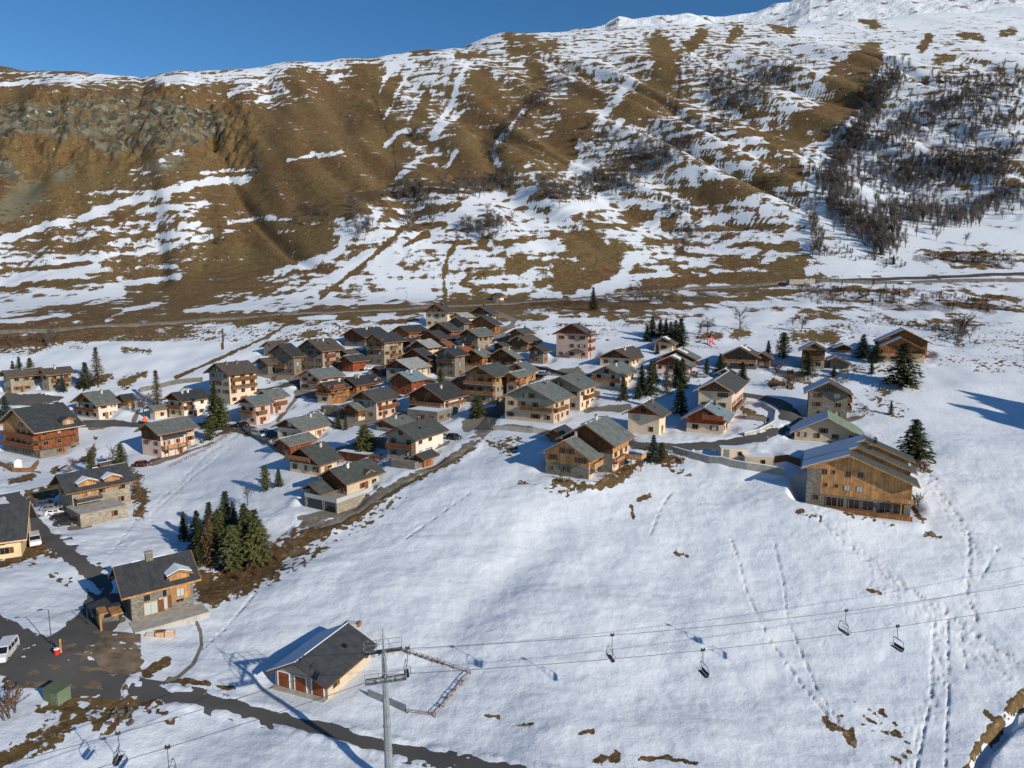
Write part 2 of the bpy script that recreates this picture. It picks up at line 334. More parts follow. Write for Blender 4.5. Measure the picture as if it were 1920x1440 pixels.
# strokes: value, width, points
ST = [
 (1,16,[(-20,126),(60,126),(130,131),(205,137)]),(9,8,[(0,160),(60,153),(130,147),(220,141)]),
 # far left and left face
 (9,9,[(-60,168),(0,160),(60,153),(130,148),(215,140)]),(9,16,[(300,148),(360,152),(420,145),(480,128),(640,120)]),(9,7,[(430,177),(470,165),(515,140)]),
 (9,7,[(480,190),(520,176),(575,165),(640,142)]),(0,80,[(690,160),(700,240),(720,310)]),(0,50,[(560,150),(600,170),(640,230)]),(0,60,[(560,250),(640,300),(600,380),(520,370)]),
 (0,40,[(0,190),(120,200),(300,200),(400,240)]),(0,30,[(10,300),(120,290)]),(3,18,[(250,330),(340,290)]),
 (9.5,13,[(175,398),(290,362),(380,342),(465,334)]),(9,12,[(225,406),(300,390),(385,381)]),(9,9,[(175,426),(260,434),(372,420)]),(9,9,[(205,457),(330,440),(390,430)]),
 (9,7,[(380,324),(430,320),(482,318)]),(9,7,[(430,417),(500,408),(545,412)]),(9,4,[(420,432),(540,434),(650,425)]),(8,8,[(585,290),(640,286)]),(9,6,[(540,300),(600,290)]),
 (0,14,[(190,412),(250,398)]),(0,14,[(120,465),(200,448)]),(0,10,[(250,445),(330,425)]),
 (9.5,12,[(0,450),(100,420),(180,404)]),(9.5,10,[(95,492),(200,480),(300,466),(395,444)]),(9.5,16,[(0,532),(80,512),(180,504)]),(9.5,9,[(200,536),(260,528),(335,520)]),(9,8,[(255,502),(370,500)]),
 (9.5,20,[(0,576),(130,562),(225,548)]),(9.5,7,[(0,603),(130,592)]),(8,7,[(200,602),(240,580),(315,565)]),(0,10,[(0,541),(130,530),(215,520)]),(0,8,[(0,510),(90,502),(170,492)]),
 (0,60,[(400,500),(460,450),(520,470),(600,450)]),(0,40,[(360,560),(330,580)]),(0,22,[(380,520),(500,540)]),
 (9.5,10,[(350,584),(430,574),(560,560)]),(9.5,16,[(560,556),(610,530),(640,512),(700,470)]),(9,14,[(520,512),(590,490),(640,470)]),(9.5,24,[(600,570),(700,560),(800,560)]),
 (0,22,[(-60,632),(0,625),(120,620),(300,603),(430,598),(560,588),(700,579),(800,573),(900,572)]),(0,26,[(-60,655),(60,640),(150,625)]),(0,12,[(420,600),(560,598),(600,592)]),(8,7,[(560,597),(650,592),(740,588)]),
 (0,3,[(418,612),(417,655)]),(1,7,[(330,708),(420,668),(500,632),(545,605)]),(3,6,[(230,655),(280,657)]),(2,5,[(570,625),(590,628)]),
 (0,10,[(230,720),(270,700)]),(0,12,[(150,725),(205,702)]),(0,24,[(640,590),(700,600)]),(3,18,[(690,600),(790,595)]),
 # centre
 (9,8,[(735,125),(715,165),(705,195)]),(9,6,[(780,120),(745,170),(725,215)]),(9,5,[(835,150),(800,165),(765,225)]),(9.5,9,[(905,92),(870,130),(856,160),(846,200),(826,225),(812,250)]),
 (9,10,[(868,210),(835,232),(805,262)]),(9,9,[(722,275),(745,250),(770,240)]),(9,10,[(745,335),(770,310),(795,290)]),(9,7,[(840,312),(856,283)]),(0,46,[(900,150),(925,200),(890,280)]),(0,22,[(800,180),(780,230)]),
 (0,20,[(955,70),(995,72)]),(0,24,[(960,95),(1035,85)]),(0,20,[(780,95),(820,88)]),(0,14,[(860,105),(905,102)]),(0,22,[(740,150),(700,220)]),(0,30,[(880,300),(860,330),(800,320)]),
 (9,12,[(935,310),(920,280),(945,255)]),(9,7,[(985,200),(950,250)]),(0,60,[(1090,180),(1070,250),(1050,320)]),(0,30,[(1000,120),(1010,160)]),
 (9,16,[(1185,140),(1160,180),(1130,215)]),(9,14,[(1215,170),(1165,230),(1145,260)]),(0,40,[(1235,80),(1255,130),(1220,180),(1180,210)]),(9,20,[(1090,270),(1140,262),(1200,250)]),(9,26,[(1075,325),(1130,290),(1250,240)]),
 (9,26,[(1180,340),(1240,325),(1300,330)]),(9.5,22,[(960,385),(1000,350),(1000,330)]),(9.5,26,[(640,440),(700,405)]),(9.5,26,[(700,500),(780,450),(860,410),(920,385)]),(9.5,20,[(880,380),(940,360)]),(9.5,20,[(1040,400),(1100,385),(1150,365)]),
 (0,6,[(600,560),(650,520),(705,475),(760,425),(815,385)]),(1,9,[(862,440),(838,485),(832,520),(834,565)]),(0,10,[(760,460),(800,440)]),(0,12,[(780,425),(830,420)]),(0,16,[(640,385),(690,370),(740,400)]),
 (0,46,[(1080,455),(1160,450),(1190,415)]),(0,54,[(1060,510),(1090,540),(1130,490)]),(0,26,[(960,500),(1010,490)]),(0,10,[(930,455),(1040,445)]),(9,7,[(930,440),(1030,436)]),(9,5,[(930,472),(1050,456)]),(0,14,[(900,500),(870,530)]),
 (9.5,22,[(1215,425),(1195,480),(1160,530),(1080,562)]),(9.5,16,[(1240,400),(1215,440)]),(0,20,[(960,560),(1060,575),(1120,580)]),(0,18,[(1120,570),(1210,572)]),(0,28,[(1210,545),(1280,525)]),(0,24,[(900,575),(960,582)]),(0,22,[(1250,420),(1260,500)]),
 # right
 (0,22,[(1450,42),(1480,60)]),(0,24,[(1318,58),(1300,85)]),(0,16,[(1385,55),(1370,75)]),(0,30,[(1310,130),(1320,150)]),(0,18,[(1620,35),(1640,45)]),(0,16,[(1740,70),(1730,90)]),(0,26,[(1790,135),(1850,125)]),(0,14,[(1760,108),(1790,112)]),(0,14,[(1880,62),(1900,58)]),(0,12,[(1800,65),(1840,72)]),
 (0,52,[(1630,105),(1600,150),(1600,190),(1550,220),(1500,240)]),(0,28,[(1580,120),(1560,150)]),(0,22,[(1450,255),(1400,245),(1330,310)]),(0,22,[(1500,262),(1400,290),(1300,310)]),(0,26,[(1490,325),(1400,350),(1290,365)]),(0,20,[(1300,350),(1240,360)]),
 (9.5,13,[(1640,185),(1590,235),(1540,280),(1522,340),(1525,420)]),(9.5,10,[(1420,260),(1350,270),(1290,280)]),(9,8,[(1400,318),(1300,335)]),(9.5,14,[(1430,395),(1500,400)]),(1,10,[(1380,427),(1440,424),(1508,427)]),(1,12,[(1368,463),(1425,458)]),(1,12,[(1432,466),(1490,462)]),(1,10,[(1300,410),(1340,402)]),
 (0,16,[(1330,500),(1420,490)]),(0,26,[(1460,500),(1500,492)]),(0,20,[(1290,525),(1400,520),(1500,515)]),(0,8,[(1355,445),(1385,440)]),(5,12,[(1380,480),(1430,478)]),
 (9.5,30,[(1560,420),(1600,470),(1580,510)]),(9.5,26,[(1700,440),(1920,440)]),(5,26,[(1740,480),(1920,485)]),(9.5,9,[(1560,512),(1700,512),(1920,508)]),(9.5,6,[(1600,524),(1920,535)]),
 (3,8,[(1290,548),(1370,545),(1450,552)]),(6,60,[(1560,570),(1700,590),(1900,575)]),(9.5,20,[(1300,600),(1420,600),(1480,590)]),(5,20,[(1750,620),(1800,640)]),
 (0,14,[(1490,628),(1560,632)]),(2,10,[(1380,622),(1400,624)]),(1,8,[(1310,632),(1345,632)]),
 # meadow patches
 (0,9,[(1545,1345),(1562,1362),(1588,1372),(1596,1395)]),(1,5,[(1575,1330),(1597,1365),(1602,1400)]),(1,9,[(1618,1352),(1624,1350)]),(1,5,[(1198,936),(1220,928)]),(1,4,[(1183,950),(1187,972)]),(0,9,[(1265,1036),(1290,1042)]),(1,12,[(1738,1003),(1765,1006)]),(2,5,[(1628,1105),(1650,1112)]),
 (0,13,[(1110,1430),(1150,1418)]),(1,6,[(1200,1424),(1250,1420),(1305,1432)]),(1,6,[(1085,1375),(1110,1370)]),(2,4,[(905,1340),(935,1345)]),(2,4,[(960,1362),(1000,1358)]),
 (0,6,[(318,1275),(390,1281)]),(1,4,[(407,1286),(440,1291)]),(0,7,[(275,1262),(312,1238)]),(0,3,[(246,1262),(260,1256)]),
 (0,26,[(85,1330),(125,1325)]),(0,26,[(0,1430),(60,1400),(125,1352)]),(0,16,[(10,1280),(30,1250)]),(3,16,[(150,1340),(205,1310)]),(4,18,[(190,1370),(240,1320)]),(0,8,[(130,1310),(240,1315)]),
 (0,11,[(1925,1290),(1875,1350),(1850,1380),(1830,1400),(1812,1440)]),(2,6,[(1850,1335),(1860,1345)]),
 (0,30,[(395,1110),(440,1095),(500,1062)]),(0,30,[(430,1070),(520,1040),(600,1000)]),(0,20,[(590,1005),(680,955),(720,925)]),(1,7,[(700,940),(790,895),(860,855),(900,825)]),(0,12,[(380,1080),(400,1130)]),(0,12,[(30,1040),(100,1020)]),(3,16,[(0,1060),(80,1030),(130,1040)]),
 (1,9,[(1040,902),(1110,914),(1165,895),(1200,868)]),(0,16,[(1215,858),(1275,866)]),(2,9,[(1120,870),(1180,880)]),(3,5,[(975,905),(1020,910)]),(3,5,[(1030,915),(1090,920)]),(4,20,[(920,826),(965,836)]),
 (0,16,[(60,935),(130,905),(150,900)]),(0,18,[(255,900),(270,940),(262,960)]),(1,6,[(225,882),(300,860),(400,820),(440,800)]),(2,8,[(100,880),(170,860),(180,820)]),(1,8,[(20,905),(60,890)]),
 (1,9,[(1400,860),(1440,864)]),(1,10,[(1480,700),(1520,715)]),(0,14,[(1450,715),(1480,725)]),(2,8,[(1390,765),(1440,790)]),(4,9,[(1640,750),(1660,760)]),(1,10,[(1660,735),(1650,745)]),
 (1,10,[(1700,720),(1720,728)]),(2,9,[(1715,870),(1740,880)]),(1,8,[(1700,940),(1730,975)]),(3,7,[(1500,960),(1540,972)]),
(8.2,60,[(1560,1320),(1640,1340),(1690,1400)]),(6.5,18,[(1590,960),(1680,990)]),(7,20,[(60,1060),(130,1090)]),(6.5,30,[(240,1300),(330,1350)]),(6,14,[(1000,905),(1060,925)]),(7,14,[(1260,880),(1300,890)]),(6,24,[(1620,740),(1690,770)]),
 (6.5,16,[(520,1080),(640,1010),(760,930)]),(6,12,[(520,640),(560,632)]),
 (5,60,[(1120,280),(1300,260)]),(5,50,[(1250,340),(1420,300)]),(5.5,60,[(1320,130),(1500,170)]),(5,50,[(1330,200),(1460,220)]),(6,60,[(1750,140),(1900,150)]),(5.5,50,[(1150,440),(1290,470)]),(5.5,40,[(880,500),(940,530)]),(5,40,[(1000,330),(1080,340)]),(4.5,50,[(1780,300),(1900,320)]),(4.5,36,[(1700,330),(1800,350)]),
]
# village yards, lanes (bare ground) and rock, scrub and trample plans: width, points
YARD = [(40,[(600,690),(700,660),(800,680),(900,690)]),(36,[(820,620),(900,610),(960,640)]),(30,[(500,700),(600,700)]),(30,[(640,790),(760,780)]),(24,[(880,790),(1000,740),(1080,700)]),(20,[(440,800),(500,820)]),
 (16,[(560,970),(640,965),(720,920)]),(20,[(90,750),(60,745),(10,745)]),(14,[(840,830),(780,860)]),(12,[(1180,830),(1240,850)]),(14,[(170,800),(230,795)]),(10,[(285,870),(400,830)]),(8,[(560,740),(520,790)]),(14,[(130,1170),(190,1180),(230,1160)]),(12,[(1010,690),(1090,700)]),(6,[(20,880),(75,885)]),
 (9,[(1120,880),(1175,868)]),(16,[(1100,770),(1180,760)]),(10,[(1370,780),(1440,785)]),(10,[(1580,790),(1620,780)]),
 (18,[(560,735),(640,745),(720,740)]),(24,[(780,720),(860,715),(940,700)]),(16,[(870,660),(940,665)]),(20,[(560,700),(620,706)]),(16,[(620,850),(700,830)]),(14,[(480,700),(560,710)]),(12,[(930,690),(1000,690)]),(9,[(250,790),(260,770)]),(14,[(1450,700),(1500,712)]),(12,[(1340,715),(1400,712)]),(8,[(130,990),(170,985)]),(10,[(1230,690),(1300,700)])]
ROCK = [(60,[(-40,230),(60,220),(170,235),(260,240)]),(50,[(150,200),(300,210),(400,235)]),(40,[(200,270),(300,260),(380,245)]),(30,[(0,300),(20,330)]),(14,[(20,128),(60,128)]),(18,[(1035,165),(1065,168)]),(9,[(1540,22),(1500,30)]),(7,[(1740,4),(1790,6)]),(8,[(945,150),(955,155)])]
SCREE = [(60,[(60,360),(20,390)]),(24,[(110,330),(130,320)]),(30,[(290,310),(330,300)])]
BRUSH = [(20,[(1085,125),(1030,160),(970,205),(930,250),(920,300)]),(12,[(1100,110),(1000,150)]),(30,[(660,370),(760,360),(850,350)]),(26,[(1100,300),(1200,290),(1290,260)]),(34,[(1660,160),(1600,260),(1560,360),(1560,400)]),(34,[(1700,230),(1780,300),(1880,330)]),(26,[(1640,420),(1760,390)]),
 (20,[(1330,150),(1420,170),(1500,130)]),(12,[(1280,560),(1340,550)]),(16,[(1500,545),(1560,545)]),(26,[(1540,560),(1680,570),(1860,580)]),(26,[(1720,485),(1900,488)]),(16,[(0,640),(100,630)]),(14,[(1000,570),(1260,560)]),(12,[(470,260),(480,320)]),(16,[(560,390),(610,400)]),(20,[(1270,480),(1290,440)]),
 (10,[(1275,110),(1275,170),(1262,220)]),(6,[(700,180),(735,270),(748,345)])]
TRACK = [(3,[(1368,1005),(1385,1050),(1400,1110),(1440,1195),(1500,1280),(1560,1350)]),(3,[(1452,1020),(1470,1100),(1476,1160),(1530,1290),(1580,1365)]),(4,[(1520,960),(1600,1030),(1660,1080)]),(9,[(1640,1060),(1760,1140),(1830,1190),(1925,1250)]),
 (6,[(1752,1140),(1746,1300),(1718,1440)]),(5,[(1776,1140),(1778,1300),(1772,1440)]),(4,[(1800,1170),(1812,1260)]),(8,[(1740,900),(1785,950),(1815,1000),(1820,1050),(1812,1110),(1830,1160)]),(6,[(1870,1030),(1840,1080)]),
 (5,[(445,815),(390,850),(330,910),(250,980),(205,1040)]),(3,[(430,840),(360,895),(270,975)]),(4,[(140,900),(60,935),(0,960)]),(3,[(480,1110),(420,1180),(380,1215)]),(2,[(900,910),(830,960),(760,1010)]),(3,[(500,1350),(420,1300),(340,1285)]),(3,[(1700,870),(1760,900)]),
 (3,[(1220,1000),(1240,950),(1260,920)]),(3,[(1560,820),(1640,860)])]
def seg_d(px, py, pts):
    best = np.full(px.shape, 1e9)
    for (x0, y0), (x1, y1) in zip(pts[:-1], pts[1:]):
        dx, dy = x1-x0, y1-y0; t = np.clip(((px-x0)*dx+(py-y0)*dy)/(dx*dx+dy*dy+1e-9), 0, 1)
        best = np.minimum(best, np.hypot(px-x0-t*dx, py-y0-t*dy))
    return best
def lay(arr, px, py, w_, pts, val, soft=.45, pert=None):
    xs = [p[0] for p in pts]; ys = [p[1] for p in pts]; m = w_*1.2+6
    k = np.nonzero((px > min(xs)-m) & (px < max(xs)+m) & (py > min(ys)-m) & (py < max(ys)+m))[0]
    if len(k) == 0: return
    d = seg_d(px[k], py[k], pts)
    if pert is not None: d = d+pert[k]*min(w_*.35, 9)
    f = 1-sstep(w_*.5*(1-soft), w_*.5*(1+soft), d)
    arr[k] = arr[k]*(1-f)+val*f
def make_terrain():
    av = np.concatenate([np.linspace(-1.6, -.80, 40), np.arange(-.795, .795, .00235), np.linspace(.80, 2.6, 70)])
    yv = np.concatenate([np.linspace(-60, 52, 16), np.arange(55, 150, .42), np.arange(150, 420, .85), np.arange(420, 1000, 2.1), np.arange(1004, 1300, 10), np.arange(1320, 2500, 80)])
    A_, Y_ = np.meshgrid(av, yv); X_ = A_*np.maximum(Y_, 52)
    X = X_.ravel(); Y = Y_.ravel(); Z = H(X, Y)
    px, py = proj(X, Y, Z)
    gx = np.clip((px-40)/80, 0, 22.999); gy = np.clip((py-20)/40, 0, 15.999)
    G = np.array(GRID, float)/10; i = gx.astype(int); j = gy.astype(int); fx = gx-i; fy = gy-j
    cov = (G[j, i]*(1-fx)+G[j, i+1]*fx)*(1-fy)+(G[j+1, i]*(1-fx)+G[j+1, i+1]*fx)*fy
    cov = cov-.10*(px < 1500)-.10*(px < 700)+.03; cov = np.where(py > 640, 1.25, cov); cov = np.where((py > 640) & (py < 700) & (px > 1560), .85, cov)
    pert = fbm(X/9, Y/14, 3)*1.6
    for v, w_, pts in ST:
        near = min(p[1] for p in pts) > 612
        if near and v < 5: lay(cov, px, py, w_*1.5+2, pts, .12+v*.05, .95, pert)
        else: lay(cov, px, py, w_, pts, {9: .85, 9.5: 1.0}.get(v, v/10 if v > 0 else -.03), pert=pert)
    near = (py > 605)*np.exp(-((cov-.6)/.42)**2); cov = cov+near*fbm(X/1.25, Y/1.25, 3)*1.1+near*fbm(X/5, Y/5, 2)*.4
    far_ = (py < 612)*np.exp(-((cov-.5)/.62)**2); cov = cov+far_*(fbm(X/7, Y/12, 3)*.7+fbm(X/40, Z/3.2, 3)*.95)
    rock = np.zeros_like(cov); dirt = np.zeros_like(cov); brush = np.zeros_like(cov); track = np.zeros_like(cov); scree = np.zeros_like(cov)
    for w_, pts in YARD: lay(dirt, px, py, w_, pts, .72, .6, pert)
    lay(dirt, px, py, 7, [(366,1160),(376,1185),(378,1210),(362,1245),(335,1268),(308,1280)], 1)
    lay(dirt, px, py, 9, [(930,586),(965,600),(958,612),(915,626)], 1); lay(cov, px, py, 5, [(925,604),(945,607)], .9)
    for w_, pts in ROCK: lay(rock, px, py, w_, pts, 1, .6, pert)
    for w_, pts in SCREE: lay(scree, px, py, w_, pts, .75, 1.0, pert)
    for w_, pts in BRUSH: lay(brush, px, py, w_, pts, .8, .8, pert)
    for w_, pts in TRACK: lay(track, px, py, w_*1.05, pts, 1, .7)
    for w_, pts in ((34, [(1640,1080),(1800,1200),(1925,1290)]), (30, [(1745,900),(1822,1020),(1812,1150)]), (34, [(1690,1440),(1760,1290),(1770,1150)]), (16, [(205,1040),(330,920),(440,820)]), (30, [(1530,960),(1640,1060)])):
        tr = np.zeros_like(cov); lay(tr, px, py, w_, pts, .55, 1.0); track = np.maximum(track, tr*(fbm(X/1.4, Y/1.4, 2) > .02))
    track *= np.clip(.45+fbm(X/1.0, Y/1.0, 2)*2.4, 0, 1)
    cut = np.zeros_like(cov); lay(cut, px, py, 22, [(1935,1305),(1885,1365),(1845,1410),(1826,1460)], 1, .9)
    Z = Z-track*.30*(py > 700)-cut*1.6
    for hw, pts in ((17, [(250,1294),(300,1303),(400,1316),(560,1358),(700,1396),(850,1428),(1060,1462)]), (20, [(20,925),(85,1005),(130,1042),(170,1072),(200,1100)]), (13, [(562,985),(620,982),(700,935),(760,898),(830,868),(885,832)]), (14, [(1190,836),(1330,838),(1420,822),(1470,805)])):
        k = np.nonzero((px > pts[0][0]-40) & (px < pts[-1][0]+40) & (py > 760) & (py < 1500))[0]; d = seg_d(px[k], py[k], pts)-hw
        Z[k] += .32*np.exp(-(d/7.)**2)*np.clip(.6+fbm(X[k]/3.2, Y[k]/3.2, 3)*1.1, 0, 1.2)*(dirt[k] < .3)
    Z = Z-(dirt*.05)
    me = bpy.data.meshes.new('ground')
    ny, nx = Y_.shape; idx = np.arange(nx*ny).reshape(ny, nx)
    q = np.stack([idx[:-1, :-1], idx[:-1, 1:], idx[1:, 1:], idx[1:, :-1]], -1).reshape(-1, 4)
    me.vertices.add(len(X)); me.vertices.foreach_set('co', np.stack([X, Y, Z], 1).ravel().astype(np.float32))
    me.loops.add(q.size); me.loops.foreach_set('vertex_index', q.ravel().astype(np.int32))
    me.polygons.add(len(q)); me.polygons.foreach_set('loop_start', np.arange(0, q.size, 4, dtype=np.int32)); me.polygons.foreach_set('loop_total', np.full(len(q), 4, np.int32))
    me.polygons.foreach_set('use_smooth', np.ones(len(q), bool))
    me.update(calc_edges=True)
    for nme, ar in (('snow', cov), ('rock', rock), ('dirt', dirt), ('brush', brush), ('track', track), ('scree', scree)):
        at = me.attributes.new(nme, 'FLOAT', 'POINT'); at.data.foreach_set('value', ar.astype(np.float32))
    m, n, b = newmat('winter ground')
    def att(a): x = nd(n, 'ShaderNodeAttribute', attribute_name=a); return x.outputs['Fac']
    tc = nd(n, 'ShaderNodeTexCoord').outputs['Object']
    n1 = noise(n, .06, 6, .68, tc, (.8, .35, 3.4)); n2 = noise(n, .22, 5, .65, tc); n3 = noise(n, 1.3, 4, .6, tc); nbig = noise(n, .012, 4, .55, tc)
    mixn = math_(n, 'ADD', math_(n, 'MULTIPLY', n1, .45), math_(n, 'ADD', math_(n, 'MULTIPLY', n2, .33), math_(n, 'MULTIPLY', n3, .22)))
    thr = math_(n, 'MULTIPLY_ADD', mixn, 4.4); n.nodes[-1].inputs[2].default_value = -1.7   # spread noise over 0..1
    dd = math_(n, 'SUBTRACT', att('snow'), thr)
    sn = smooth(n, dd, -.05, .05)
    grass = ramp(n, n2, [(.25, (.085, .046, .021)), (.42, (.145, .084, .037)), (.58, (.185, .114, .05)), (.8, (.26, .175, .09))])
    grass = mixc(n, smooth(n, n3, .35, .7), grass, (.085, .055, .024)); n.nodes[-1].inputs[0].default_value = .5
    grass = mixc(n, math_(n, 'MULTIPLY', smooth(n, nbig, .4, .62), .55), grass, (.15, .115, .045))
    grass = mixc(n, smooth(n, noise(n, .30, 7, .8, tc), .53, .62), grass, (.07, .042, .022)); grass = mixc(n, smooth(n, noise(n, .7, 5, .8, tc), .56, .62), grass, (.30, .21, .11)); grass = mixc(n, smooth(n, noise(n, .09, 5, .7, tc), .56, .66), grass, (.13, .058, .024))
    vr = nd(n, 'ShaderNodeTexVoronoi'); vr.inputs['Scale'].default_value = .16; n.links.new(tc, vr.inputs['Vector'])
    sp = nd(n, 'ShaderNodeSeparateColor'); n.links.new(vr.outputs['Color'], sp.inputs[0])
    rc = mixc(n, sp.outputs[0], (.045, .045, .033), (.20, .19, .14)); rc = mixc(n, smooth(n, noise(n, .05, 4), .55, .68), rc, (.15, .095, .055))
    rc = mixc(n, smooth(n, noise(n, .10, 5, .65), .50, .58), rc, grass)
    dc = mixc(n, n3, (.15, .13, .10), (.27, .24, .20)); sc_ = mixc(n, n3, (.11, .10, .065), (.20, .185, .125))
    bc = mixc(n, n3, (.045, .03, .022), (.10, .06, .035))
    gr = mixc(n, math_(n, 'MULTIPLY', smooth(n, math_(n, 'SUBTRACT', att('brush'), n2), -.1, .25), .8), grass, bc)
    gr = mixc(n, smooth(n, math_(n, 'ADD', att('scree'), math_(n, 'MULTIPLY', math_(n, 'SUBTRACT', n2, .5), 2.6)), .35, .6), gr, sc_)
    gr = mixc(n, smooth(n, math_(n, 'ADD', att('rock'), math_(n, 'SUBTRACT', n2, .5)), .35, .55), gr, rc)
    snc = mixc(n, n2, (.61, .655, .705), (.745, .785, .83)); snc = mixc(n, math_(n, 'MULTIPLY', att('track'), .42), snc, (.5, .47, .43))
    brs = smooth(n, math_(n, 'SUBTRACT', math_(n, 'MULTIPLY', att('brush'), .75), n3), -.05, .12)
    snc2 = mixc(n, math_(n, 'MULTIPLY', brs, .75), snc, bc)
    col = mixc(n, sn, gr, snc2)
    dm = smooth(n, math_(n, 'SUBTRACT', att('dirt'), n2), -.02, .05)
    col = mixc(n, dm, col, dc)
    n.links.new(col, b.inputs['Base Color']); b.inputs['Roughness'].default_value = .8; b.inputs['Specular IOR Level'].default_value = .12
    h = math_(n, 'ADD', math_(n, 'MULTIPLY', noise(n, .8, 6, .7, tc), .62), math_(n, 'MULTIPLY', n1, .0))
    h = math_(n, 'ADD', h, math_(n, 'MULTIPLY', noise(n, 2.2, 4, .6, tc), .22)); h = math_(n, 'ADD', h, math_(n, 'MULTIPLY', sn, .22))
    h = math_(n, 'ADD', h, math_(n, 'MULTIPLY', math_(n, 'MULTIPLY', vr.outputs['Distance'], att('rock')), 2.6))
    bump(n, b, h, .42, .75)
    me.materials.append(m)
    o = link('ground', me); tag(o, kind='structure'); return o
# far peaks behind the near ridge
def far_peak():
    def sky_y(x): return np.interp(x, [900,1100,1135,1160,1200,1250,1290,1340,1400,1480,1520,1600,1700,1800,1920,2100,2500], [110,55,45,31,34,27,27,32,25,2,-20,-38,-60,-80,-100,-110,-120])
    xs = np.arange(900, 2500, 5.0); ts = np.linspace(0, 1, 60); T, XX = np.meshgrid(ts, xs)
    Rd = 1500+T*900; yt = sky_y(XX); v = (yt-720)/F; ztop = (-SP-v*CP)/(CP-v*SP)*2400
    X = (XX-960)/F/(CP-v*SP)*Rd*1.0; Y = Rd
    Z = ztop*(.35+.65*T)-60*(1-T)+fbm(X/140, Y/160, 4, .5)*45*T*(1-.8*T)+fbm(X/60, Y/60, 3)*6*T
    me = bpy.data.meshes.new('far mountain'); ny, nx = X.shape; idx = np.arange(nx*ny).reshape(ny, nx)
    q = np.stack([idx[:-1, :-1], idx[1:, :-1], idx[1:, 1:], idx[:-1, 1:]], -1).reshape(-1, 4)
    me.from_pydata(np.stack([X.ravel(), Y.ravel(), Z.ravel()], 1).tolist(), [], q.tolist())
    m, n, b = newmat('far snow and rock'); tc = nd(n, 'ShaderNodeTexCoord').outputs['Object']
    k = noise(n, .02, 7, .7, tc); c = mixc(n, smooth(n, k, .55, .62), (.70, .74, .78), (.13, .12, .11)); n.links.new(c, b.inputs['Base Color']); b.inputs['Roughness'].default_value = .9
    bump(n, b, noise(n, .05, 5, .65, tc), .8, 6); me.materials.append(m)
    tag(link('hills', me), kind='structure')
far_peak()
# ------------------------------------------------------------------ roads draped on the ground
def drape(name, pts, width, mat, lift=.06, kind='structure', label=None, jitter=.25, seed=1):
    P = [ground(*p) for p in pts]; out = []
    for a, b in zip(P[:-1], P[1:]):
        n = max(1, int((b-a).length/1.6))
        for i in range(n): out.append(a.lerp(b, i/n))
    out.append(P[-1])
    for _ in range(6):
        out = [out[0]]+[(out[i-1]+out[i]*2+out[i+1])/4 for i in range(1, len(out)-1)]+[out[-1]]
    ws = width if isinstance(width, (list, tuple)) else [width]*len(pts)
    rr = random.Random(seed); V = []; Fc = []; nn = 7
    for i, p in enumerate(out):
        d = (out[min(i+1, len(out)-1)]-out[max(i-1, 0)]); d.z = 0
        if d.length < 1e-6: d = Vector((1, 0, 0))
        d.normalize(); s = Vector((-d.y, d.x, 0)); f = i/max(1, len(out)-1)*(len(pts)-1); k = min(int(f), len(pts)-2)
        wd = ws[k]+(ws[k+1]-ws[k])*(f-k)
        e0 = rr.uniform(-jitter, jitter); e1 = rr.uniform(-jitter, jitter)
        for j in range(nn):
            q = p+s*((j/(nn-1)-.5)*wd+(e0 if j == 0 else e1 if j == nn-1 else 0))
            V.append((q.x, q.y, float(H(q.x, q.y))+lift+(.0 if 0 < j < nn-1 else -lift*.8)))
    for i in range(len(out)-1):
        for j in range(nn-1):
            a = i*nn+j; Fc.append((a, a+1, a+nn+1, a+nn))
    me = bpy.data.meshes.new(name); me.from_pydata(V, [], Fc); me.materials.append(mat)
    for p in me.polygons: p.use_smooth = True
    o = link(name, me); tag(o, label, kind=kind); return o
am, an, ab = newmat('worn asphalt with snow film'); _n = noise(an, .25, 6, .7); _c = mixc(an, noise(an, .12, 4), (.058, .056, .053), (.10, .094, .084))
_c = mixc(an, smooth(an, noise(an, .5, 5, .7, stretch=(1, .6, 1)), .66, .72), _c, (.6, .61, .63)); _c = mixc(an, math_(an, 'MULTIPLY', smooth(an, noise(an, .07, 3), .5, .7), .4), _c, (.13, .115, .095))
an.links.new(_c, ab.inputs['Base Color']); ab.inputs['Roughness'].default_value = .85; bump(an, ab, _n, .5, .04)
M['road'] = am
# ------------------------------------------------------------------ houses
WINC = {}
def window_mesh(w_, h_, kind, body, curtain):
    key = (round(w_, 1), round(h_, 1), kind, body, curtain)
    if key in WINC: return WINC[key]
    a = MB(); fm = M[body]
    a.box((-w_/2-.09, -.07, -.09), (w_/2+.09, .0, 0), fm); a.box((-w_/2-.09, -.07, h_), (w_/2+.09, .0, h_+.09), fm)
    a.box((-w_/2-.09, -.065, 0), (-w_/2, .0, h_), fm); a.box((w_/2, -.065, 0), (w_/2+.09, .0, h_), fm)
    if w_ > .9: a.box((-.03, -.06, 0), (.03, .0, h_), fm)
    sh = []
    if kind in 'BLR':
        if kind in 'BL': sh.append((-w_-.05, -w_/2-.10))
        if kind in 'BR': sh.append((w_/2+.10, w_+.05))
    g = MB(); g.face([(-w_/2, -.025, 0), (w_/2, -.025, 0), (w_/2, -.025, h_), (-w_/2, -.025, h_)], M['curtain' if curtain else 'glass'])
    shm = []
    for xa, xb in sh: q = MB(); q.box((xa, -.10, -.02), (xb, -.02, h_+.02), M['shut']); shm.append(q.mesh('shutter'))
    r = (a.mesh('window'), g.mesh('pane'), shm)
    WINC[key] = r; return r
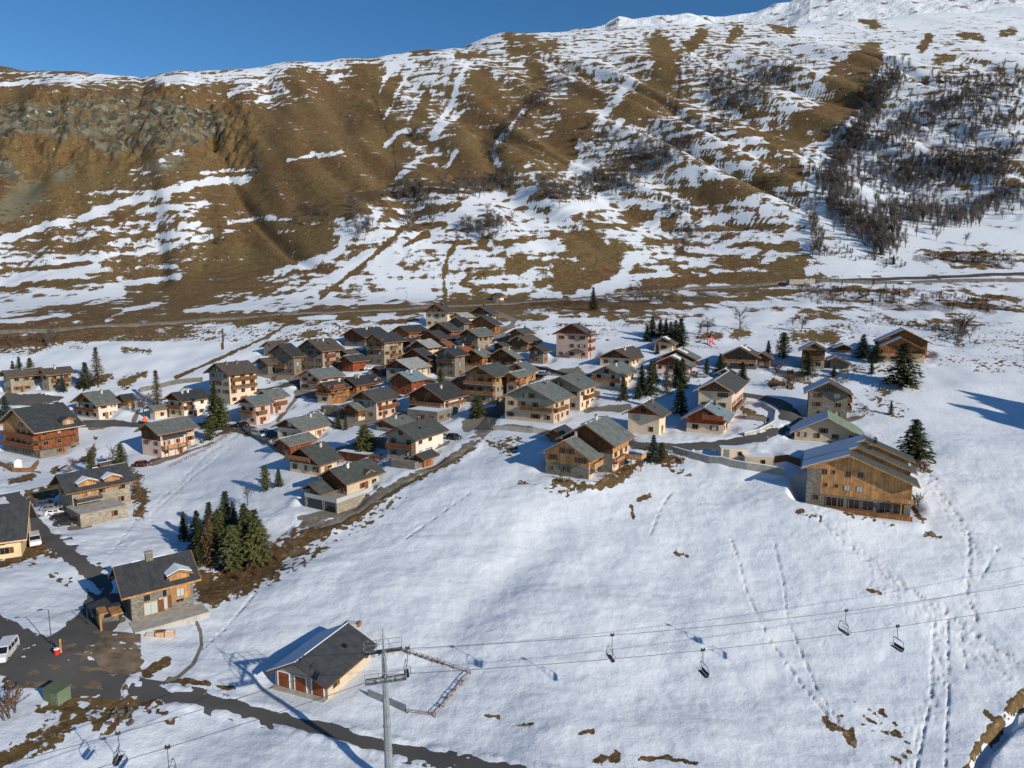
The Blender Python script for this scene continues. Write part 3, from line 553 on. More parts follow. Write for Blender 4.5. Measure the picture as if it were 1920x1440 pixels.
def add_window(par, x, y, z, face, w_=1.0, h_=1.15, kind='B', body='frame', curtain=False):
    wm, gm_, sh = window_mesh(w_, h_, kind, body, curtain)
    rz = 0 if face == 'F' else R(90)
    o = link('window', wm, par, (x, y, z), rz); link('pane', gm_, o)
    for s in sh: link('shutter', s, o)
def add_door(par, x, y, z, face, w_=1.0, h_=2.1, mat='shut', name='door'):
    m = MB(); m.box((-w_/2, -.08, 0), (w_/2, 0, h_), M[mat]); rz = 0 if face == 'F' else R(90)
    m.box((-w_/2-.1, -.06, 0), (-w_/2, 0, h_+.1), M['frame']); m.box((w_/2, -.06, 0), (w_/2+.1, 0, h_+.1), M['frame']); m.box((-w_/2, -.06, h_), (w_/2, 0, h_+.1), M['frame'])
    o = m.build(name, par, (x, y, z), rz); return o
def balcony(par, face, x0, x1, z, depth, rail, slab='conc', glass=False):
    """x0..x1 along the face, hung at height z"""
    m = MB(); s = M['trim'] if slab == 'wood' else M[slab]; rm = M[rail]
    def B(a, b, mt):
        if face == 'F': m.box((a[0], -b[1], a[2]), (b[0], -a[1], b[2]), mt)
        else: m.box((a[1], a[0], a[2]), (b[1], b[0], b[2]), mt)
    B((x0, .01, z-.18), (x1, depth, z), s)
    B((x0, depth-.06, z+.12), (x1, depth, z+.92), rm); B((x0-.03, depth-.09, z+.92), (x1+.03, depth+.03, z+1.0), M['trim'])
    B((x0, .01, z+.12), (x0+.06, depth-.06, z+.92), rm); B((x1-.06, .01, z+.12), (x1, depth-.06, z+.92), rm)
    n = max(2, int((x1-x0)/2.4)+1)
    for i in range(n):
        xx = x0+.06+(x1-x0-.2)*i/(n-1); B((xx, depth-.14, z-.75), (xx+.12, depth-.02, z+1.0), M['trim'])
        B((xx, .01, z-.36), (xx+.12, depth-.14, z-.18), M['trim'])
    return m.build('balcony', par)
def dormer(roofo, x0, x1, ytop, z0, hh, depth, wall, roof='rdk', snow=False, win='R'):
    """dormer on the right slope: front faces +x at x=0.02; spans y x0..x1"""
    m = MB(); c = (x0+x1)/2; rr = (x1-x0)/2*.42
    lo = [(-depth, x0, z0), (.05, x0, z0), (.05, x1, z0), (-depth, x1, z0)]
    m.face([(.05, x0, z0), (.05, x1, z0), (.05, x1, z0+hh), (.05, c, z0+hh+rr), (.05, x0, z0+hh)], M[wall])
    m.face([(.05, x0, z0), (.05, x0, z0+hh), (-depth, x0, z0+hh), (-depth, x0, z0)], M[wall])
    m.face([(.05, x1, z0), (-depth, x1, z0), (-depth, x1, z0+hh), (.05, x1, z0+hh)], M[wall])
    d = m.build('dormer', roofo)
    q = MB()
    for s in (-1, 1):
        xe = x0-.45 if s < 0 else x1+.45; ze = z0+hh-.45*.42
        q.hexa([(.75, xe, ze), (.75, c, z0+hh+rr), (-depth-.5, c, z0+hh+rr), (-depth, xe, ze)], [(.75, xe, ze+.16), (.75, c, z0+hh+rr+.16), (-depth-.5, c, z0+hh+rr+.16), (-depth, xe, ze+.16)], M[roof])
        q.hexa([(.75, xe, ze-.1), (.75, c, z0+hh+rr-.1), (.68, c, z0+hh+rr-.1), (.68, xe, ze-.1)], [(.79, xe, ze+.14), (.79, c, z0+hh+rr+.14), (.68, c, z0+hh+rr+.14), (.68, xe, ze+.14)], M['wood'])
    q.build('dormer_roof', d)
    if snow:
        q = MB()
        for s in (-1, 1):
            xe = x0-.4 if s < 0 else x1+.4; ze = z0+hh-.4*.42+.16; zc = z0+hh+rr+.165
            q.hexa([(.3, xe, ze), (.5, c, zc), (-depth-.3, c, zc), (-depth+.3, xe, ze)], [(.3, xe, ze+.14), (.5, c, zc+.14), (-depth-.3, c, zc+.14), (-depth+.3, xe, ze+.14)], M['snow'])
        q.build('dormer_snow', d)
    wm, gm_, sh = window_mesh(1.1, 1.3, win, 'frame', True)
    o = link('window', wm, d, (.06, c, z0+.5), R(90)); link('pane', gm_, o)
FACE0 = {}
def volume(par, base, phi, B, xa, xc, ye, o, rnd):
    """B pixel of near bottom corner, xa/xc pixels of outer corners, ye pixel row of the eave above B"""
    g = ground(*B); X, Y, Z = g
    if 'at' in o:
        ax, ay = o['at']; X = base.x+ax*math.cos(phi)-ay*math.sin(phi); Y = base.y+ax*math.sin(phi)+ay*math.cos(phi); Z = base.z
    dep = Y*CP-Z*SP; psi = phi+math.pi/2
    W_ = o.get('W')
    if W_ is None:
        u = (xa-960)/F; W_ = (X-u*dep)/(math.cos(phi)-u*CP*math.sin(phi))
    W_ = min(max(W_, 2.2), 26)
    L_ = o.get('L')
    if L_ is None:
        u = (xc-960)/F; den = math.cos(psi)-u*CP*math.sin(psi)
        L_ = (u*dep-X)/den if den > .1 else 9
    L_ = min(max(L_, 2.2), 24)
    h = o.get('h') or (zat(X, Y, ye)-Z)
    h = min(max(h, 1.8), 15)
    if 'at' not in o: PADS.append((X, Y, math.cos(phi), math.sin(phi), W_, min(L_, 5.0), Z-.05))
    # local offset of this volume from the thing's base
    d = Vector((X, Y, Z))-base; lx = d.x*math.cos(phi)+d.y*math.sin(phi); ly = -d.x*math.sin(phi)+d.y*math.cos(phi); lz = d.z
    T = empty_holder = None
    ox, oy, oz = lx, ly, lz
    def P(x, y, z): return (ox+x, oy+y, oz+z)
    lo_m = M[o.get('m', 'stone')]; up_m = M[o.get('u', 'woodm')]; zs = o.get('zs', None)
    flat = o.get('flat'); tp = math.tan(R(o.get('p', 23)+(0 if 'at' in o or o.get('px') else 5.5))); ra = o.get('ra', .5)
    if zs is None: zs = h if o.get('go', 0) else max(1.0, h-2.5)
    if 'zs' in o and o['zs'] <= 0: zs = h+o['zs']
    zs = min(zs, h)
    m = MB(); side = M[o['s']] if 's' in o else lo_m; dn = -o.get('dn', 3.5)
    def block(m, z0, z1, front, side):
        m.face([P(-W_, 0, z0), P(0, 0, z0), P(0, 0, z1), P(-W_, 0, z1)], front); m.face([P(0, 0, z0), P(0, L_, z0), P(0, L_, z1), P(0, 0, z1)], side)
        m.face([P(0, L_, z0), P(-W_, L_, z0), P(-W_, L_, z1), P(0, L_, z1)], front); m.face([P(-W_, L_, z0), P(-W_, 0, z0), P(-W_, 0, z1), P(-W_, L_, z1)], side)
    zr = h+W_*ra*tp; hl = zr-W_*(1-ra)*tp
    if flat: zs = h
    block(m, dn, zs, lo_m, side)
    if flat: m.face([P(-W_, 0, h), P(0, 0, h), P(0, L_, h), P(-W_, L_, h)], M[o.get('top', 'conc')])
    m.build('wall', par)
    if not flat:
        m = MB(); su = M[o['su']] if 'su' in o else (up_m if not o.get('sg') else side)
        if zs < h-.05:
            m.face([P(0, 0, zs), P(0, L_, zs), P(0, L_, h), P(0, 0, h)], su)
            m.face([P(-W_, L_, zs), P(-W_, 0, zs), P(-W_, 0, max(hl, zs)), P(-W_, L_, max(hl, zs))], su)
        else:
            m.face([P(-W_, L_, h-.02), P(-W_, 0, h-.02), P(-W_, 0, max(hl, h)), P(-W_, L_, max(hl, h))], su)
        for yy in (0, L_):
            m.face([P(-W_, yy, zs), P(0, yy, zs), P(0, yy, h), P(-W_*ra, yy, zr), P(-W_, yy, hl)], up_m if yy == 0 else su)
        m.build('gable', par)
        # roof
        oe = o.get('oe', 1.25); og = o.get('og', 1.5); th = .24; rm = M['r'+o.get('r', 'dk')]; q = MB()
        y0, y1 = -og, L_+og*.8
        hr = h-oe*tp; hle = hl-oe*tp; e = .05
        def slab(q, xa_, za, xb, zb, y0, y1, z_off, th, mat):
            q.hexa([P(xa_, y0, za+z_off), P(xb, y0, zb+z_off), P(xb, y1, zb+z_off), P(xa_, y1, za+z_off)], [P(xa_, y0, za+z_off+th), P(xb, y0, zb+z_off+th), P(xb, y1, zb+z_off+th), P(xa_, y1, za+z_off+th)], mat)
        slab(q, -W_*ra, zr, oe, hr, y0, y1, e, th, rm); slab(q, -W_-oe, hle, -W_*ra, zr, y0, y1, e, th, rm)
        roofo = q.build('roof', par)
        t = MB(); tm = M[o.get('t', 'trim')]
        for yy, dy in ((y0-.06, .055), (y1+.005, .055)):
            slab(t, -W_*ra, zr, oe+.05, hr, yy, yy+dy, e-.08, .30, tm); slab(t, -W_-oe-.05, hle, -W_*ra, zr, yy, yy+dy, e-.08, .30, tm)
        t.hexa([P(oe+.005, y0, hr-.02), P(oe+.06, y0, hr-.02), P(oe+.06, y1, hr-.02), P(oe+.005, y1, hr-.02)], [P(oe+.005, y0, hr+.26), P(oe+.06, y0, hr+.26), P(oe+.06, y1, hr+.26), P(oe+.005, y1, hr+.26)], tm)
        for fx in (0, .5, 1):  # purlin ends under the gable overhang
            xx = -W_+fx*W_ if fx != .5 else -W_*ra; zz = hl if fx == 0 else h if fx == 1 else zr
            t.box(P(xx-.12, y0+.1, zz-.22), P(xx+.12, -.01, zz-.0), tm)
        t.build('roof_trim', par)
        sn = o.get('sn', 1 if rnd.random() < .45 else 0)
        if sn:
            q = MB(); f0 = .0
            ny = max(3, int(L_)); 
            for k in range(ny):
                ya = y0+.1+(y1-y0-.2)*k/ny; yb = y0+.1+(y1-y0-.2)*(k+1)/ny; top = rnd.uniform(.0, .18) if sn < 2 else .0
                xt = -W_*ra-W_*(1-ra)*top; zt = zr-(W_*(1-ra)*top)*tp
                slab(q, -W_-oe+.1, hle+.1*tp, xt, zt, ya, yb, e+th+.004, .14, M['snow'])
            if sn >= 3:
                slab(q, -W_*ra, zr, -W_*ra*.45, h+W_*ra*.45*tp, y0+L_*.3, y0+L_*.75, e+th+.004, .1, M['snow'])
            q.build('roof_snow', roofo)
        for k in range(o.get('ch', 1)):
            c = MB(); cx = -W_*ra*(.75 if o.get('cx') is None else o['cx']); cy = L_*rnd.uniform(.3, .75) if not k else L_*.2; zz = h+(-cx)*tp if -cx <= W_*ra else zr-(-cx-W_*ra)*tp
            cm = M[o.get('cm', 'white' if rnd.random() < .5 else 'stone')]
            c.box(P(cx-.28, cy-.28, zz-.3), P(cx+.28, cy+.28, zz+1.25), cm); c.box(P(cx-.38, cy-.38, zz+1.25), P(cx+.38, cy+.38, zz+1.35), M['conc'])
            c.box(P(cx-.14, cy-.14, zz+1.35), P(cx+.14, cy+.14, zz+1.6), M['dmetal'])
            c.build('chimney', roofo)
        if rnd.random() < .35 and not o.get('dm') and L_ > 6:
            c = MB(); cy = L_*rnd.uniform(.25, .7); a_, b_ = -W_*ra*.55, -W_*ra*.40
            c.hexa([P(a_, cy, h-a_*tp+e+th), P(b_, cy, h-b_*tp+e+th), P(b_, cy+.8, h-b_*tp+e+th), P(a_, cy+.8, h-a_*tp+e+th)], [P(a_, cy, h-a_*tp+e+th+.09), P(b_, cy, h-b_*tp+e+th+.09), P(b_, cy+.8, h-b_*tp+e+th+.09), P(a_, cy+.8, h-a_*tp+e+th+.09)], M['glass']); c.build('skylight', roofo)
    else: roofo = par
    # windows
    far = dep > 235
    def row(face, length, zz, k, top=False):
        if length < 2.4: return
        n = max(1, int(length/(3.3 if not far else 3.6)))
        if top: n = max(1, min(2, int(length/5)))
        for i in range(n):
            if rnd.random() < .12: continue
            c = length*(i+.5)/n+rnd.uniform(-.25, .25)
            if top: c = length*(1-ra)+ (i-(n-1)/2)*1.7
            big = rnd.random() < .25; w_ = 1.4 if big and length/n > 3.4 else rnd.choice((.8, 1.0, 1.0))
            kd = rnd.choice('BBBBLRN') if w_ < 1.3 else rnd.choice('BNN')
            hh = 1.15
            if face == 'F': add_window(par, *P(-length+c, -.01, zz), 'F', w_, hh, kd, 'frame', rnd.random() < .12)
            else: add_window(par, *P(.01, c, zz), 'S', w_, hh, kd, 'frame', rnd.random() < .12)
    ns = max(1, int(round(h/2.75))); dz = h/ns
    fw, sw = o.get('fw', 1), o.get('sw', 1)
    for k in range(ns):
        zz = k*dz+.95
        if k == 0 and o.get('base', 0): continue
        if fw: row('F', W_, zz, k)
        if sw: row('S', L_, zz if not (k == ns-1) else min(zz, h-1.5), k)
    if fw and not flat and W_*ra*tp > 1.5: row('F', W_, h+.15, ns, True)
    if o.get('door', 1):
        add_door(par, *P(.012, L_*rnd.uniform(.25, .7), 0.05), 'S', 1.0, 2.1, rnd.choice(('shut', 'woodo')))
    rail = o.get('rail', 'woodm')
    for bl in o.get('bal', ()):
        f, k = bl[0], int(bl[1]); zz = k*dz+.1; f0 = bl[2] if len(bl) > 2 else .04; f1 = bl[3] if len(bl) > 3 else .96; dp = bl[4] if len(bl) > 4 else 1.2
        ln = W_ if f == 'F' else L_
        if f == 'F': bo = balcony(par, 'F', ox-W_+W_*f0, ox-W_+W_*f1, oz+zz, dp-oy, rail) if False else None
        m2 = MB(); rm_ = M[rail]
        def BB(a0, a1, b0, b1, z0, z1, mt):
            if f == 'F': m2.box(P(-W_+a0, -b1, z0), P(-W_+a1, -b0, z1), mt)
            else: m2.box(P(b0, a0, z0), P(b1, a1, z1), mt)
        a0, a1 = ln*f0, ln*f1
        BB(a0, a1, .012, dp, zz-.18, zz, M['conc' if rnd.random() < .4 else 'trim'])
        BB(a0, a1, dp-.07, dp, zz+.1, zz+.9, rm_); BB(a0-.03, a1+.03, dp-.1, dp+.03, zz+.9, zz+1.0, M['trim'])
        BB(a0, a0+.06, .012, dp-.07, zz+.1, zz+.9, rm_); BB(a1-.06, a1, .012, dp-.07, zz+.1, zz+.9, rm_)
        n = max(2, int((a1-a0)/2.6)+1)
        for i in range(n):
            xx = a0+.08+(a1-a0-.3)*i/(n-1); BB(xx, xx+.12, dp-.16, dp-.075, zz-.5, zz+.88, M['trim']); BB(xx, xx+.12, .012, dp-.17, zz-.4, zz-.19, M['trim'])
        m2.build('balcony', par)
    for dm in o.get('dm', ()):
        y0_, y1_, z0_, hh_, dp_ = dm[:5]
        n0 = len(bpy.data.objects)
        dd = dormer(roofo, oy+L_*y0_, oy+L_*y1_, 0, oz+h+z0_, hh_, dp_, dm[5] if len(dm) > 5 else 'wood', 'rdk', len(dm) > 6)
    return dict(W=W_, L=L_, h=h, P=P, roof=roofo, zr=zr)
HN = 0; HOUSES = []
def house(name, label, cat, vols, yaw=-28, group='houses of the mountain village'):
    """vols: list of (Bx, By, xa, xc, eave row, options)"""
    global HN; HN += 1
    phi = R(yaw); b = ground(vols[0][0], vols[0][1])
    e = empty(name, b, phi); tag(e, label, cat, group)
    rnd = random.Random(HN*13+5); out = []
    for v in vols:
        out.append(volume(e, b, phi, (v[0], v[1]), v[2], v[3], v[4], v[5], rnd))
    HOUSES.append((e, out)); return e, out
D = dict
def add_box_part(e, name, a, b, mat, parent=None):
    m = MB(); m.box(a, b, M[mat]); return m.build(name, parent or e)
# --- west side
house('stone_chalet', 'twin-gabled pale stone chalet with dark brown roofs alone at the left edge', 'chalet', [
 (22,737,9,82,704, D(m='stonel',u='woodd',su='stonel',r='br',zs=-.1,sn=1,p=28)), (93,733,80,108,700, D(m='stonel',u='woodm',su='stonel',r='br',p=28,zs=-.1,bal=[('S',1,.1,.9)],L=8))])
house('white_bungalow', 'low white bungalow with honey wood gable and grey-green roof left of the lane', 'chalet', [
 (186,787,145,222,757, D(m='white',u='wood',r='gg',zs=-.1,bal=[('F',1)],ch=1,p=22)), (242,768,224,252,749, D(m='white',u='wood',r='dk',ch=0,p=22))])
house('solar_roof_chalet', 'wooden chalet with dark solar panels on its roof, behind the large balconied chalet', 'chalet', [(100,806,48,132,788, D(m='woodm',u='woodm',r='dk',ch=1))])
e, o = house('balcony_chalet', 'large wooden chalet wrapped by two rows of balconies at the left edge', 'chalet', [
 (76,860,10,150,806, D(m='stone',u='wood',r='dk',zs=3.0,su='woodm',s='stone',t='triml',og=1.8,oe=1.5,ch=0,bal=[('F',1),('F',2),('S',1,.0,.75),('S',2,.0,.9)],rail='woodr',dm=[(.62,.9,-.3,2.0,4,'wood')]))], yaw=-29)
house('twin_roof_chalet', 'cream chalet with a small front wing and slate-blue roof left of the tall grey block', 'chalet', [
 (346,784,317,390,750, D(m='cream',u='woodd',s='white',r='dk',bal=[('F',1),('S',1,0,.3)],ch=2,zs=-.5)), (291,787,282,314,765, D(m='white',u='cream',r='gg',ch=0,p=20,door=0))])
e, o = house('pink_chalet', 'pale pink chalet with canopied side balcony above the wooden rail fence', 'chalet', [
 (303,858,268,366,811, D(m='pink',u='woodd',su='pink',r='gg',zs=-2.6,ch=0,p=23,bal=[('S',1,.0,.75,2.0)],rail='wood',oe=1.2))])
P = o[0]['P']; m = MB(); L_, h = o[0]['L'], o[0]['h']
m.hexa([P(.2,L_*.02,h-.7),P(2.8,L_*.02,h-1.4),P(2.8,L_*.62,h-1.4),P(.2,L_*.62,h-.7)],[P(.2,L_*.02,h-.5),P(2.8,L_*.02,h-1.2),P(2.8,L_*.62,h-1.2),P(.2,L_*.62,h-.5)],M['rdk']); m.build('canopy', e)
m = MB()
for yy in (.05,.35,.6): m.box(P(2.4,L_*yy,-1),P(2.55,L_*yy+.15,h-1.3),M['trim'])
m.build('canopy_post', e)
e, o = house('dormer_chalet', 'pale stone chalet with two snow-capped wooden dormers beside the car park', 'chalet', [
 (138,966,113,246,918, D(m='stonel',u='woodm',s='stonel',r='dk',px=1,p=31,zs=-.1,ch=0,t='trim',W=9,sw=1,bal=[('S',1,.02,.45,2.2)],rail='dmetal',dm=[(.12,.42,-2.2,3.2,3.2,'wood',1),(.56,.83,-1.6,2.6,3.2,'wood',1)])),
 (152,989,122,240,965, D(m='stonel',flat=1,door=0,W=9,dn=4))], yaw=-40)
house('red_shed', 'little red-brown wooden shed behind the twin-dormer chalet', 'shed', [(205,888,190,222,876, D(m='woodr',u='woodr',r='br',ch=0,fw=0,sw=0,sn=2))])
house('yellow_house', 'pale yellow house with a big dark roof at the left edge beside the white van', 'house', [
 (-25,1052,-70,41,1012, D(m='yellow',u='wood',r='dk',ch=0,p=30,t='triml',door=0,W=13,zs=-.1))], yaw=-62)
house('tall_grey_block', 'four-storey grey and cream house with brown roof and long balconies above the pink twin house', 'house', [
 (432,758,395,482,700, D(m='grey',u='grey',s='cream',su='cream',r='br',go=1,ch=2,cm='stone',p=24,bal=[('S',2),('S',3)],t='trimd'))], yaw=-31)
house('pink_twin_house', 'pink house with two staggered grey-green roofs and dark wood gables beside the silver van', 'house', [
 (481,797,453,508,757, D(m='pink',u='woodd',su='pink',r='gg',zs=-.1,bal=[('F',1),('S',1,0,.6)],ch=0)), (512,776,486,536,744, D(m='pink',u='woodd',su='pink',r='gg',zs=-.1,ch=0,bal=[('S',1)]))])
house('small_cream_house', 'small plain cream house with brown roof at the upper left rim of the village', 'house', [(517,668,495,536,650, D(m='cream',u='cream',s='grey',r='br',go=1,ch=0,door=0))])
house('narrow_stone_annexe', 'narrow stone annexe with snowy roof squeezed against the two-balcony stone house', 'house', [(503,701,484,512,680, D(m='stoned',u='stoned',r='br',ch=0,sn=2,door=0))])
house('two_balcony_stone_house', 'square stone house with a balcony in its front and snow spots on dark roof', 'house', [(552,703,507,566,666, D(m='stone',u='stone',r='dk',go=1,bal=[('F',1,.35,.7)],ch=0,sn=1,p=26))])
house('big_stone_house', 'big four-storey stone house with brown slab roof and a lower right wing', 'house', [
 (606,697,562,641,656, D(m='stone',u='stone',s='stonel',su='stonel',r='br',go=1,bal=[('S',1,.1,.6),('S',2,.1,.6)],rail='woodr',ch=2,p=25)), (655,683,638,674,663, D(m='stone',u='woodd',r='br',ch=0))])
house('red_garage_house', 'small red-brown timber house with pale pink doors below the tall gabled stone block', 'house', [(662,697,640,687,676, D(m='woodr',u='woodr',r='dk',ch=0,zs=-.1,sw=0))])
house('tall_gabled_block', 'tallest stone block with honey wood gable and stacked small balconies in mid village', 'house', [
 (721,685,688,756,640, D(m='stone',u='wood',s='stonel',su='stonel',r='dk',zs=-.1,bal=[('F',2,.5,.98),('F',3,.5,.98),('S',2,.3,.6),('S',1,.3,.8)],rail='woodm',ch=0,p=25,t='trim'))])
house('black_roof_barn', 'dark barn with wide slate roof and white chimney behind the tall gabled block', 'barn', [(684,650,646,727,630, D(m='stoned',u='woodd',r='dk',ch=1,cm='white',fw=0,p=22))])
house('orange_gable_chalet', 'small orange wood chalet with dark roof below the cream tower house', 'chalet', [(767,640,738,800,622, D(m='stonel',u='woodo',r='dk',ch=0,zs=1.5))])
house('twin_slate_house', 'orange-gabled house with two overlapping slate roofs below the cream tower house', 'house', [
 (826,652,789,852,634, D(m='stonel',u='woodo',r='dk',zs=1.6,ch=0)), (845,640,806,866,619, D(m='stone',u='woodm',r='gd',ch=0,door=0))])
house('cream_tower_house', 'tall pinkish cream house with a wooden gable at the top of the village', 'house', [(839,613,799,850,584, D(m='cream',u='wood',r='br',zs=-.1,ch=1,cm='dmetal',bal=[('F',2,.1,.6)],p=23))])
house('light_roof_cottage', 'low cottage with a light grey roof just right of the cream tower house', 'cottage', [(868,612,848,890,594, D(m='cream',u='cream',r='lt',ch=0,fw=0))])
house('blind_stone_barn', 'windowless stone barn with dark ridge below the light-roofed cottage', 'barn', [(870,627,845,880,604, D(m='stone',u='stone',r='dk',go=1,fw=0,sw=0,ch=0))])
house('top_grey_house', 'grey house with a steel chimney at the upper right rim of the village', 'house', [
 (922,607,883,930,588, D(m='grey',u='woodd',r='gd',zs=-.1,ch=1,cm='dmetal',cx=1.0))])
house('orange_barn', 'bright orange timber barn with dark roof below the top grey house', 'barn', [(928,624,881,937,608, D(m='woodo',u='woodo',r='dk',ch=0,fw=0,sn=1))])
house('arched_stone_house', 'stone house with a tall dark arched front opening and grey-green roof', 'house', [
 (896,659,863,925,629, D(m='stone',u='woodd',s='stonel',su='stonel',r='gg',ch=0,zs=-.1,bal=[('F',1,.25,.75)],rail='dmetal'))])
house('rust_roof_cottage', 'cottage with a rust red roof beside the narrow stone tower', 'cottage', [(868,670,846,884,657, D(m='stone',u='stone',r='rd',ch=1,go=1))])
house('rust_lean_to', 'tiny rust-roofed cottage tucked behind the narrow stone tower', 'cottage', [(836,657,822,850,645, D(m='stonel',u='stonel',r='rd',ch=0,go=1))])
house('stone_tower_house', 'narrow three-storey stone tower house with dark hipped-looking roof in the village centre', 'house', [(853,707,819,872,665, D(m='stone',u='stone',r='dk',go=1,ch=1,cm='conc',bal=[('F',2,.35,.95)],rail='dmetal'))])
house('pale_slab_house', 'house with dark front and pale blue-grey roof left of the narrow stone tower', 'house', [(802,672,771,822,650, D(m='stoned',u='woodd',s='cream',su='cream',r='lt',zs=-.1,ch=0))])
house('red_timber_house', 'reddish timber house with slate roof left of the narrow stone tower', 'house', [(804,700,755,816,672, D(m='stonel',u='woodr',r='dk',zs=2.2,bal=[('F',1),('S',1)],rail='woodr',ch=0))])
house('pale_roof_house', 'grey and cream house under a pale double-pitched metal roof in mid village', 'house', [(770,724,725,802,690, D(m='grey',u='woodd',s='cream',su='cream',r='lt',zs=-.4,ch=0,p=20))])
house('blue_roof_chalet', 'dark red chalet with a bright blue metal roof and tall white chimney', 'chalet', [(772,741,735,796,712, D(m='woodr',u='woodr',r='bl',ch=1,cm='white',zs=-.1,p=22))])
house('pink_wide_house', 'pink house with wide grey-green roof and small brown balcony left of the dark timber row', 'house', [(600,734,563,640,708, D(m='pink',u='pink',r='gg',go=1,ch=0,bal=[('F',1,.5,1)],p=21))])
e, o = house('dark_timber_row', 'long dark-roofed timber house with snowy vents and orange side dormers', 'house', [
 (669,738,640,712,720, D(m='woodo',u='woodm',r='dk',ch=2,zs=-.1,dm=[(.7,.95,-1.0,1.6,3,'wood')]))])
house('timber_corner_house', 'timber house with a white chimney and dark roof in front of the long timber row', 'house', [(622,758,596,656,728, D(m='cream',u='woodo',s='woodo',r='dk',ch=1,cm='white',bal=[('F',1),('F',2),('S',1,0,.6),('S',2,0,.6)],rail='woodm',zs=3))])
house('orange_side_house', 'grey-fronted house with orange side wall, dark roof and a lower left wing', 'house', [
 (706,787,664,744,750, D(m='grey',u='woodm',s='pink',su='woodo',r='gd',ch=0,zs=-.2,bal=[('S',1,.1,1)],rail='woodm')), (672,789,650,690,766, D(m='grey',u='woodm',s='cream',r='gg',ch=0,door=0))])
house('low_cream_chalet', 'low cream chalet with broad pale green-grey roof behind the silver van', 'chalet', [(568,828,521,618,804, D(m='cream',u='woodd',r='gg',zs=-.3,ch=1,cm='white',p=20))])
house('maroon_house', 'maroon-walled house with dull green roof in front of the low cream chalet', 'house', [(545,852,521,586,832, D(m='woodr',u='woodr',r='gg',ch=0,p=20,zs=1.5))])
e, o = house('broad_dark_roof_chalet', 'dark wood chalet with a very broad green-grey roof above the corner terrace house', 'chalet', [
 (602,893,544,632,866, D(m='cream',u='woodd',s='cream',su='woodm',r='gd',zs=2.6,ch=1,cm='white',bal=[('F',1,0,.8,1.6)],rail='trim',p=25,og=1.6))])
e, o = house('corner_terrace_house', 'cream stone house on a corner terrace with glass railing beside the curving lane', 'house', [
 (651,932,606,710,901, D(m='stonel',u='woodd',s='cream',su='cream',r='gd',zs=-2.6,ch=1,sw=1,p=25,dm=[(.55,.78,-1.2,1.6,2.5,'woodo')])),
 (604,937,574,628,921, D(m='stonel',u='glass',s='cream',su='cream',r='gd',zs=-.1,ch=0,door=0,og=1.4)),
 (632,963,572,700,944, D(m='stonel',flat=1,door=0,sw=0,fw=0))], yaw=-31)
P = o[2]['P']; W_, L_, h = (o[2][k] for k in 'WLh'); m = MB()
for a, b in (((-W_,-.05,0),(0,.0,1)), ((0.0,0,0),(.05,L_,1))):
    m.box(P(a[0],a[1],h+.02), P(b[0],b[1],h+1.0), M['curtain'])
m.build('glass_railing', e)
m = MB(); m.box(P(-W_*.9,-.03,.1), P(-W_*.45,-.005,2.2), M['glass']); m.box(P(-W_*.35,-.03,.1), P(-W_*.04,-.005,2.2), M['glass']); m.build('garage_opening', e)
e, o = house('white_wall_house', 'white-walled house with dark green-grey roof and a small wooden porch above the lane bend', 'house', [
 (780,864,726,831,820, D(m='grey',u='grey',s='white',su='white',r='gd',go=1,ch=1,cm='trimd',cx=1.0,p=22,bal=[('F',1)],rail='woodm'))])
house('flat_green_roof_house', 'low house with shallow green-grey roof just behind the white-walled house', 'house', [(742,810,706,776,797, D(m='cream',u='woodm',r='gg',ch=1,p=14))])
house('porch_hut', 'wooden porch hut below the white-walled house', 'hut', [(795,876,780,812,862, D(m='woodo',u='woodo',r='dk',ch=0,fw=0,h=2.6))])
house('terrace_chalet', 'stone-based chalet with blue-slate roof, tall white chimney and a snowy terrace', 'chalet', [
 (833,778,768,869,747, D(m='stone',u='woodd',s='white',su='white',r='dk',ch=1,cm='white',cx=.6,zs=-1.6,bal=[('F',1),('S',1)],rail='woodm',og=1.6)),
 (820,794,764,860,772, D(m='stone',flat=1,top='snow',door=0))])
house('orange_village_house', 'tall orange timber house with two deep balconies in its shaded gable', 'house', [
 (929,758,874,957,704, D(m='stonel',u='wood',s='stonel',su='wood',r='gd',zs=-2.6,ch=0,bal=[('F',1,.0,1,1.6),('F',2,.0,1,1.6)],rail='woodo',og=1.8,p=21)), (968,752,950,991,705, D(m='stonel',u='wood',s='stonel',su='wood',r='gg',ch=0,bal=[('S',1),('S',2,0,.5)],rail='woodo'))])
house('orange_lean_to', 'small windowless orange timber lean-to at the left of the tall orange timber house', 'shed', [(874,737,852,882,716, D(m='woodo',u='woodo',r='gg',ch=0,fw=0,sw=0))])
house('low_ridge_house', 'wide cream house with long low pale-green roof above the road junction wall', 'house', [
 (1038,794,947,1068,750, D(m='cream',u='grey',s='cream',su='cream',r='gg',zs=-.1,ch=1,cm='stone',p=20,bal=[('F',1,.35,1),('S',1,0,.7)],rail='woodm',og=1.6))])
house('balcony_corner_house', 'cream house with grey-green roof and brown corner balcony right behind the wide low-roofed house', 'house', [
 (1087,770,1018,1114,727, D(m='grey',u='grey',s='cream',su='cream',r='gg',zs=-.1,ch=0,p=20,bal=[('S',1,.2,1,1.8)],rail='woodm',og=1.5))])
house('round_window_house', 'cream house with grey gable and dark-windowed base left of the conifer row', 'house', [
 (1164,731,1110,1190,702, D(m='cream',u='grey',s='cream',su='cream',r='gg',zs=-.1,ch=1,cm='white',p=20,bal=[('F',1)],rail='woodo'))])
house('brown_roof_bungalow', 'cream bungalow with brown roof and snow patches right of the pink tower house', 'bungalow', [(1184,688,1125,1212,672, D(m='cream',u='woodd',r='br',zs=-.1,ch=1,p=20,sn=2))])
